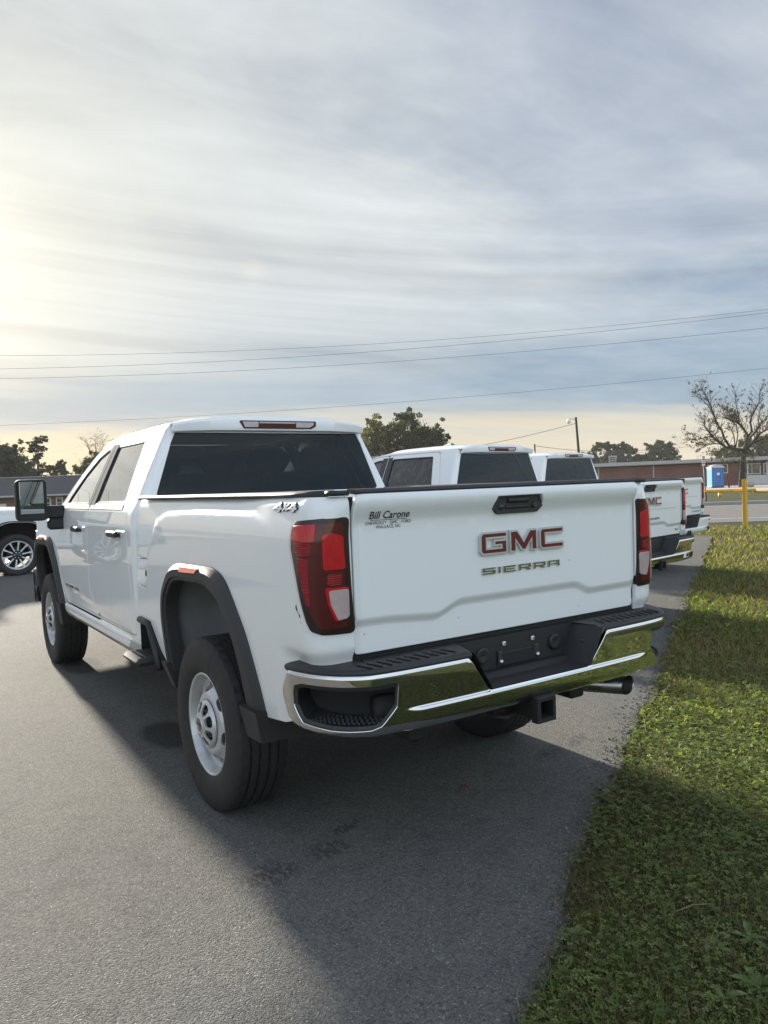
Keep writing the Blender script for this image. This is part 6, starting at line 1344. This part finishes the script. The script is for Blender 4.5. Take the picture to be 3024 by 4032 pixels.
car('parked_car', 92.2, 52.2, rad(62), 'white saloon car parked in the yard right of the bare tree', 'car_white', sedan, [(-1.75, .97, 0), (-1.05, 1.40, 1), (.15, 1.41, 1), (1.05, .95, 0)])
suv = [(-2.3, .34), (-2.36, .60), (-2.30, 1.06), (-1.5, 1.10), (1.0, 1.06), (1.9, .98), (2.28, .78), (2.28, .34), (1.75, .28), (-1.75, .28)]
car('parked_car', 84.1, 54.0, rad(150), 'dark red car mostly hidden behind the farthest truck and the sign post', 'car_red', suv, [(-2.15, 1.08, 0), (-1.85, 1.66, 1), (.25, 1.68, 1), (1.15, 1.06, 0)])
# ---- small things on the lot
M['dead_leaf'] = mat('rust_leaf', (.20, .065, .025), .7)
V = []; 
for k in range(10): g = 6.283*k/10; q = .022 if k % 2 == 0 else .012; V.append((.169+q*math.cos(g), -.592+q*math.sin(g), .004+.008*math.cos(2*g)))
tag(mo('fallen_leaf', (np.array(V), [tuple(range(10))]), 'dead_leaf', smooth=False), 'small rust-brown dead leaf lying on the asphalt behind the bumper', 'leaf')
M['twig'] = mat('dry_twig', (.22, .17, .10), .8)
tag(mo('twig', tube([(.02, -1.92, .012), (.09, -1.94, .022), (.16, -1.965, .012)], .0022, 5), 'twig'), 'thin dry twig lying on the clover near the bottom right', 'twig', 'dry twigs')
tag(mo('twig', tube([(-.755, -1.955, .0), (-.742, -1.93, .022), (-.725, -1.915, .04)], .0022, 5), 'twig'), 'short pale stalk sticking up at the asphalt edge, bottom of the picture', 'twig', 'dry twigs')
for i, (x, y, sc, k, lb) in enumerate(((.06, -1.63, .055, 6, 'small weed beside the brown patch at the lot edge'), (-.325, -1.774, .075, 7, 'bright broad-leaved weed just inside the lot edge, below the brown patch'), (-.507, -1.887, .085, 6, 'weed with two tall upright leaves nearest the bottom of the lot edge'), (-.394, -1.972, .07, 4, 'four-leaved weed right of the weed with upright leaves'),
    (-.02, -2.09, .075, 7, 'leafy weed in the clover toward the bottom right'), (.117, -2.131, .085, 7, 'large weed at the right edge of the picture, in the clover'), (-.09, -2.28, .09, 8, 'large light green weed in the bottom right corner'), (.708, -1.713, .07, 7, 'weed standing in the clover at the right edge, above the others'), (.676, -1.244, .06, 5, 'weed in the clover level with the bottom of the truck shadow'), (-.22, -2.25, .08, 4, 'weed with one long upright leaf close to the bottom edge'))):
    weed(x, y, sc, k, lb, 60+i)
# ------------------------------------------------------------------ put the trucks on the lot
random.seed(3)
TG = 'white pickup trucks parked in the lot'
pickup('pickup_truck', (0, 0, 0), 0, 'large white crew-cab pickup nearest the camera with black arch flares and chrome bumper', TG, True)
pickup('pickup_truck', (4.26, 2.70, 0), rad(10.1), 'white pickup with chrome rear bumper parked just beyond the near truck', TG, False, 'chrome', 'SLT', 'chrome')
pickup('pickup_truck', (7.95, 4.91, 0), rad(9.2), 'white pickup with white rear bumper, last of the row', TG, False, 'paint_far', 'ELEVATION', 'paint_far')
pickup('pickup_truck', (-3.69, 13.93, 0), rad(-89), 'white pickup with ten-spoke alloy wheels parked broadside at the left edge', TG, False, 'chrome', 'SLT', 'chrome')
# ------------------------------------------------------------------ thin morning haze
hm = bpy.data.materials.new('haze'); hm.use_nodes = True; t = NT(hm.node_tree); pv = t.n('ShaderNodeVolumePrincipled'); pv.inputs['Color'].default_value = (.92, .92, .90, 1); pv.inputs['Density'].default_value = .0003; pv.inputs['Anisotropy'].default_value = .0
o_ = t.n('ShaderNodeOutputMaterial'); t.put(o_.inputs['Volume'], pv.outputs[0])
hz_ = mo('haze', box(0, 500, 6.4, 2000, 2000, 17.2), hm, smooth=False, kind='stuff')
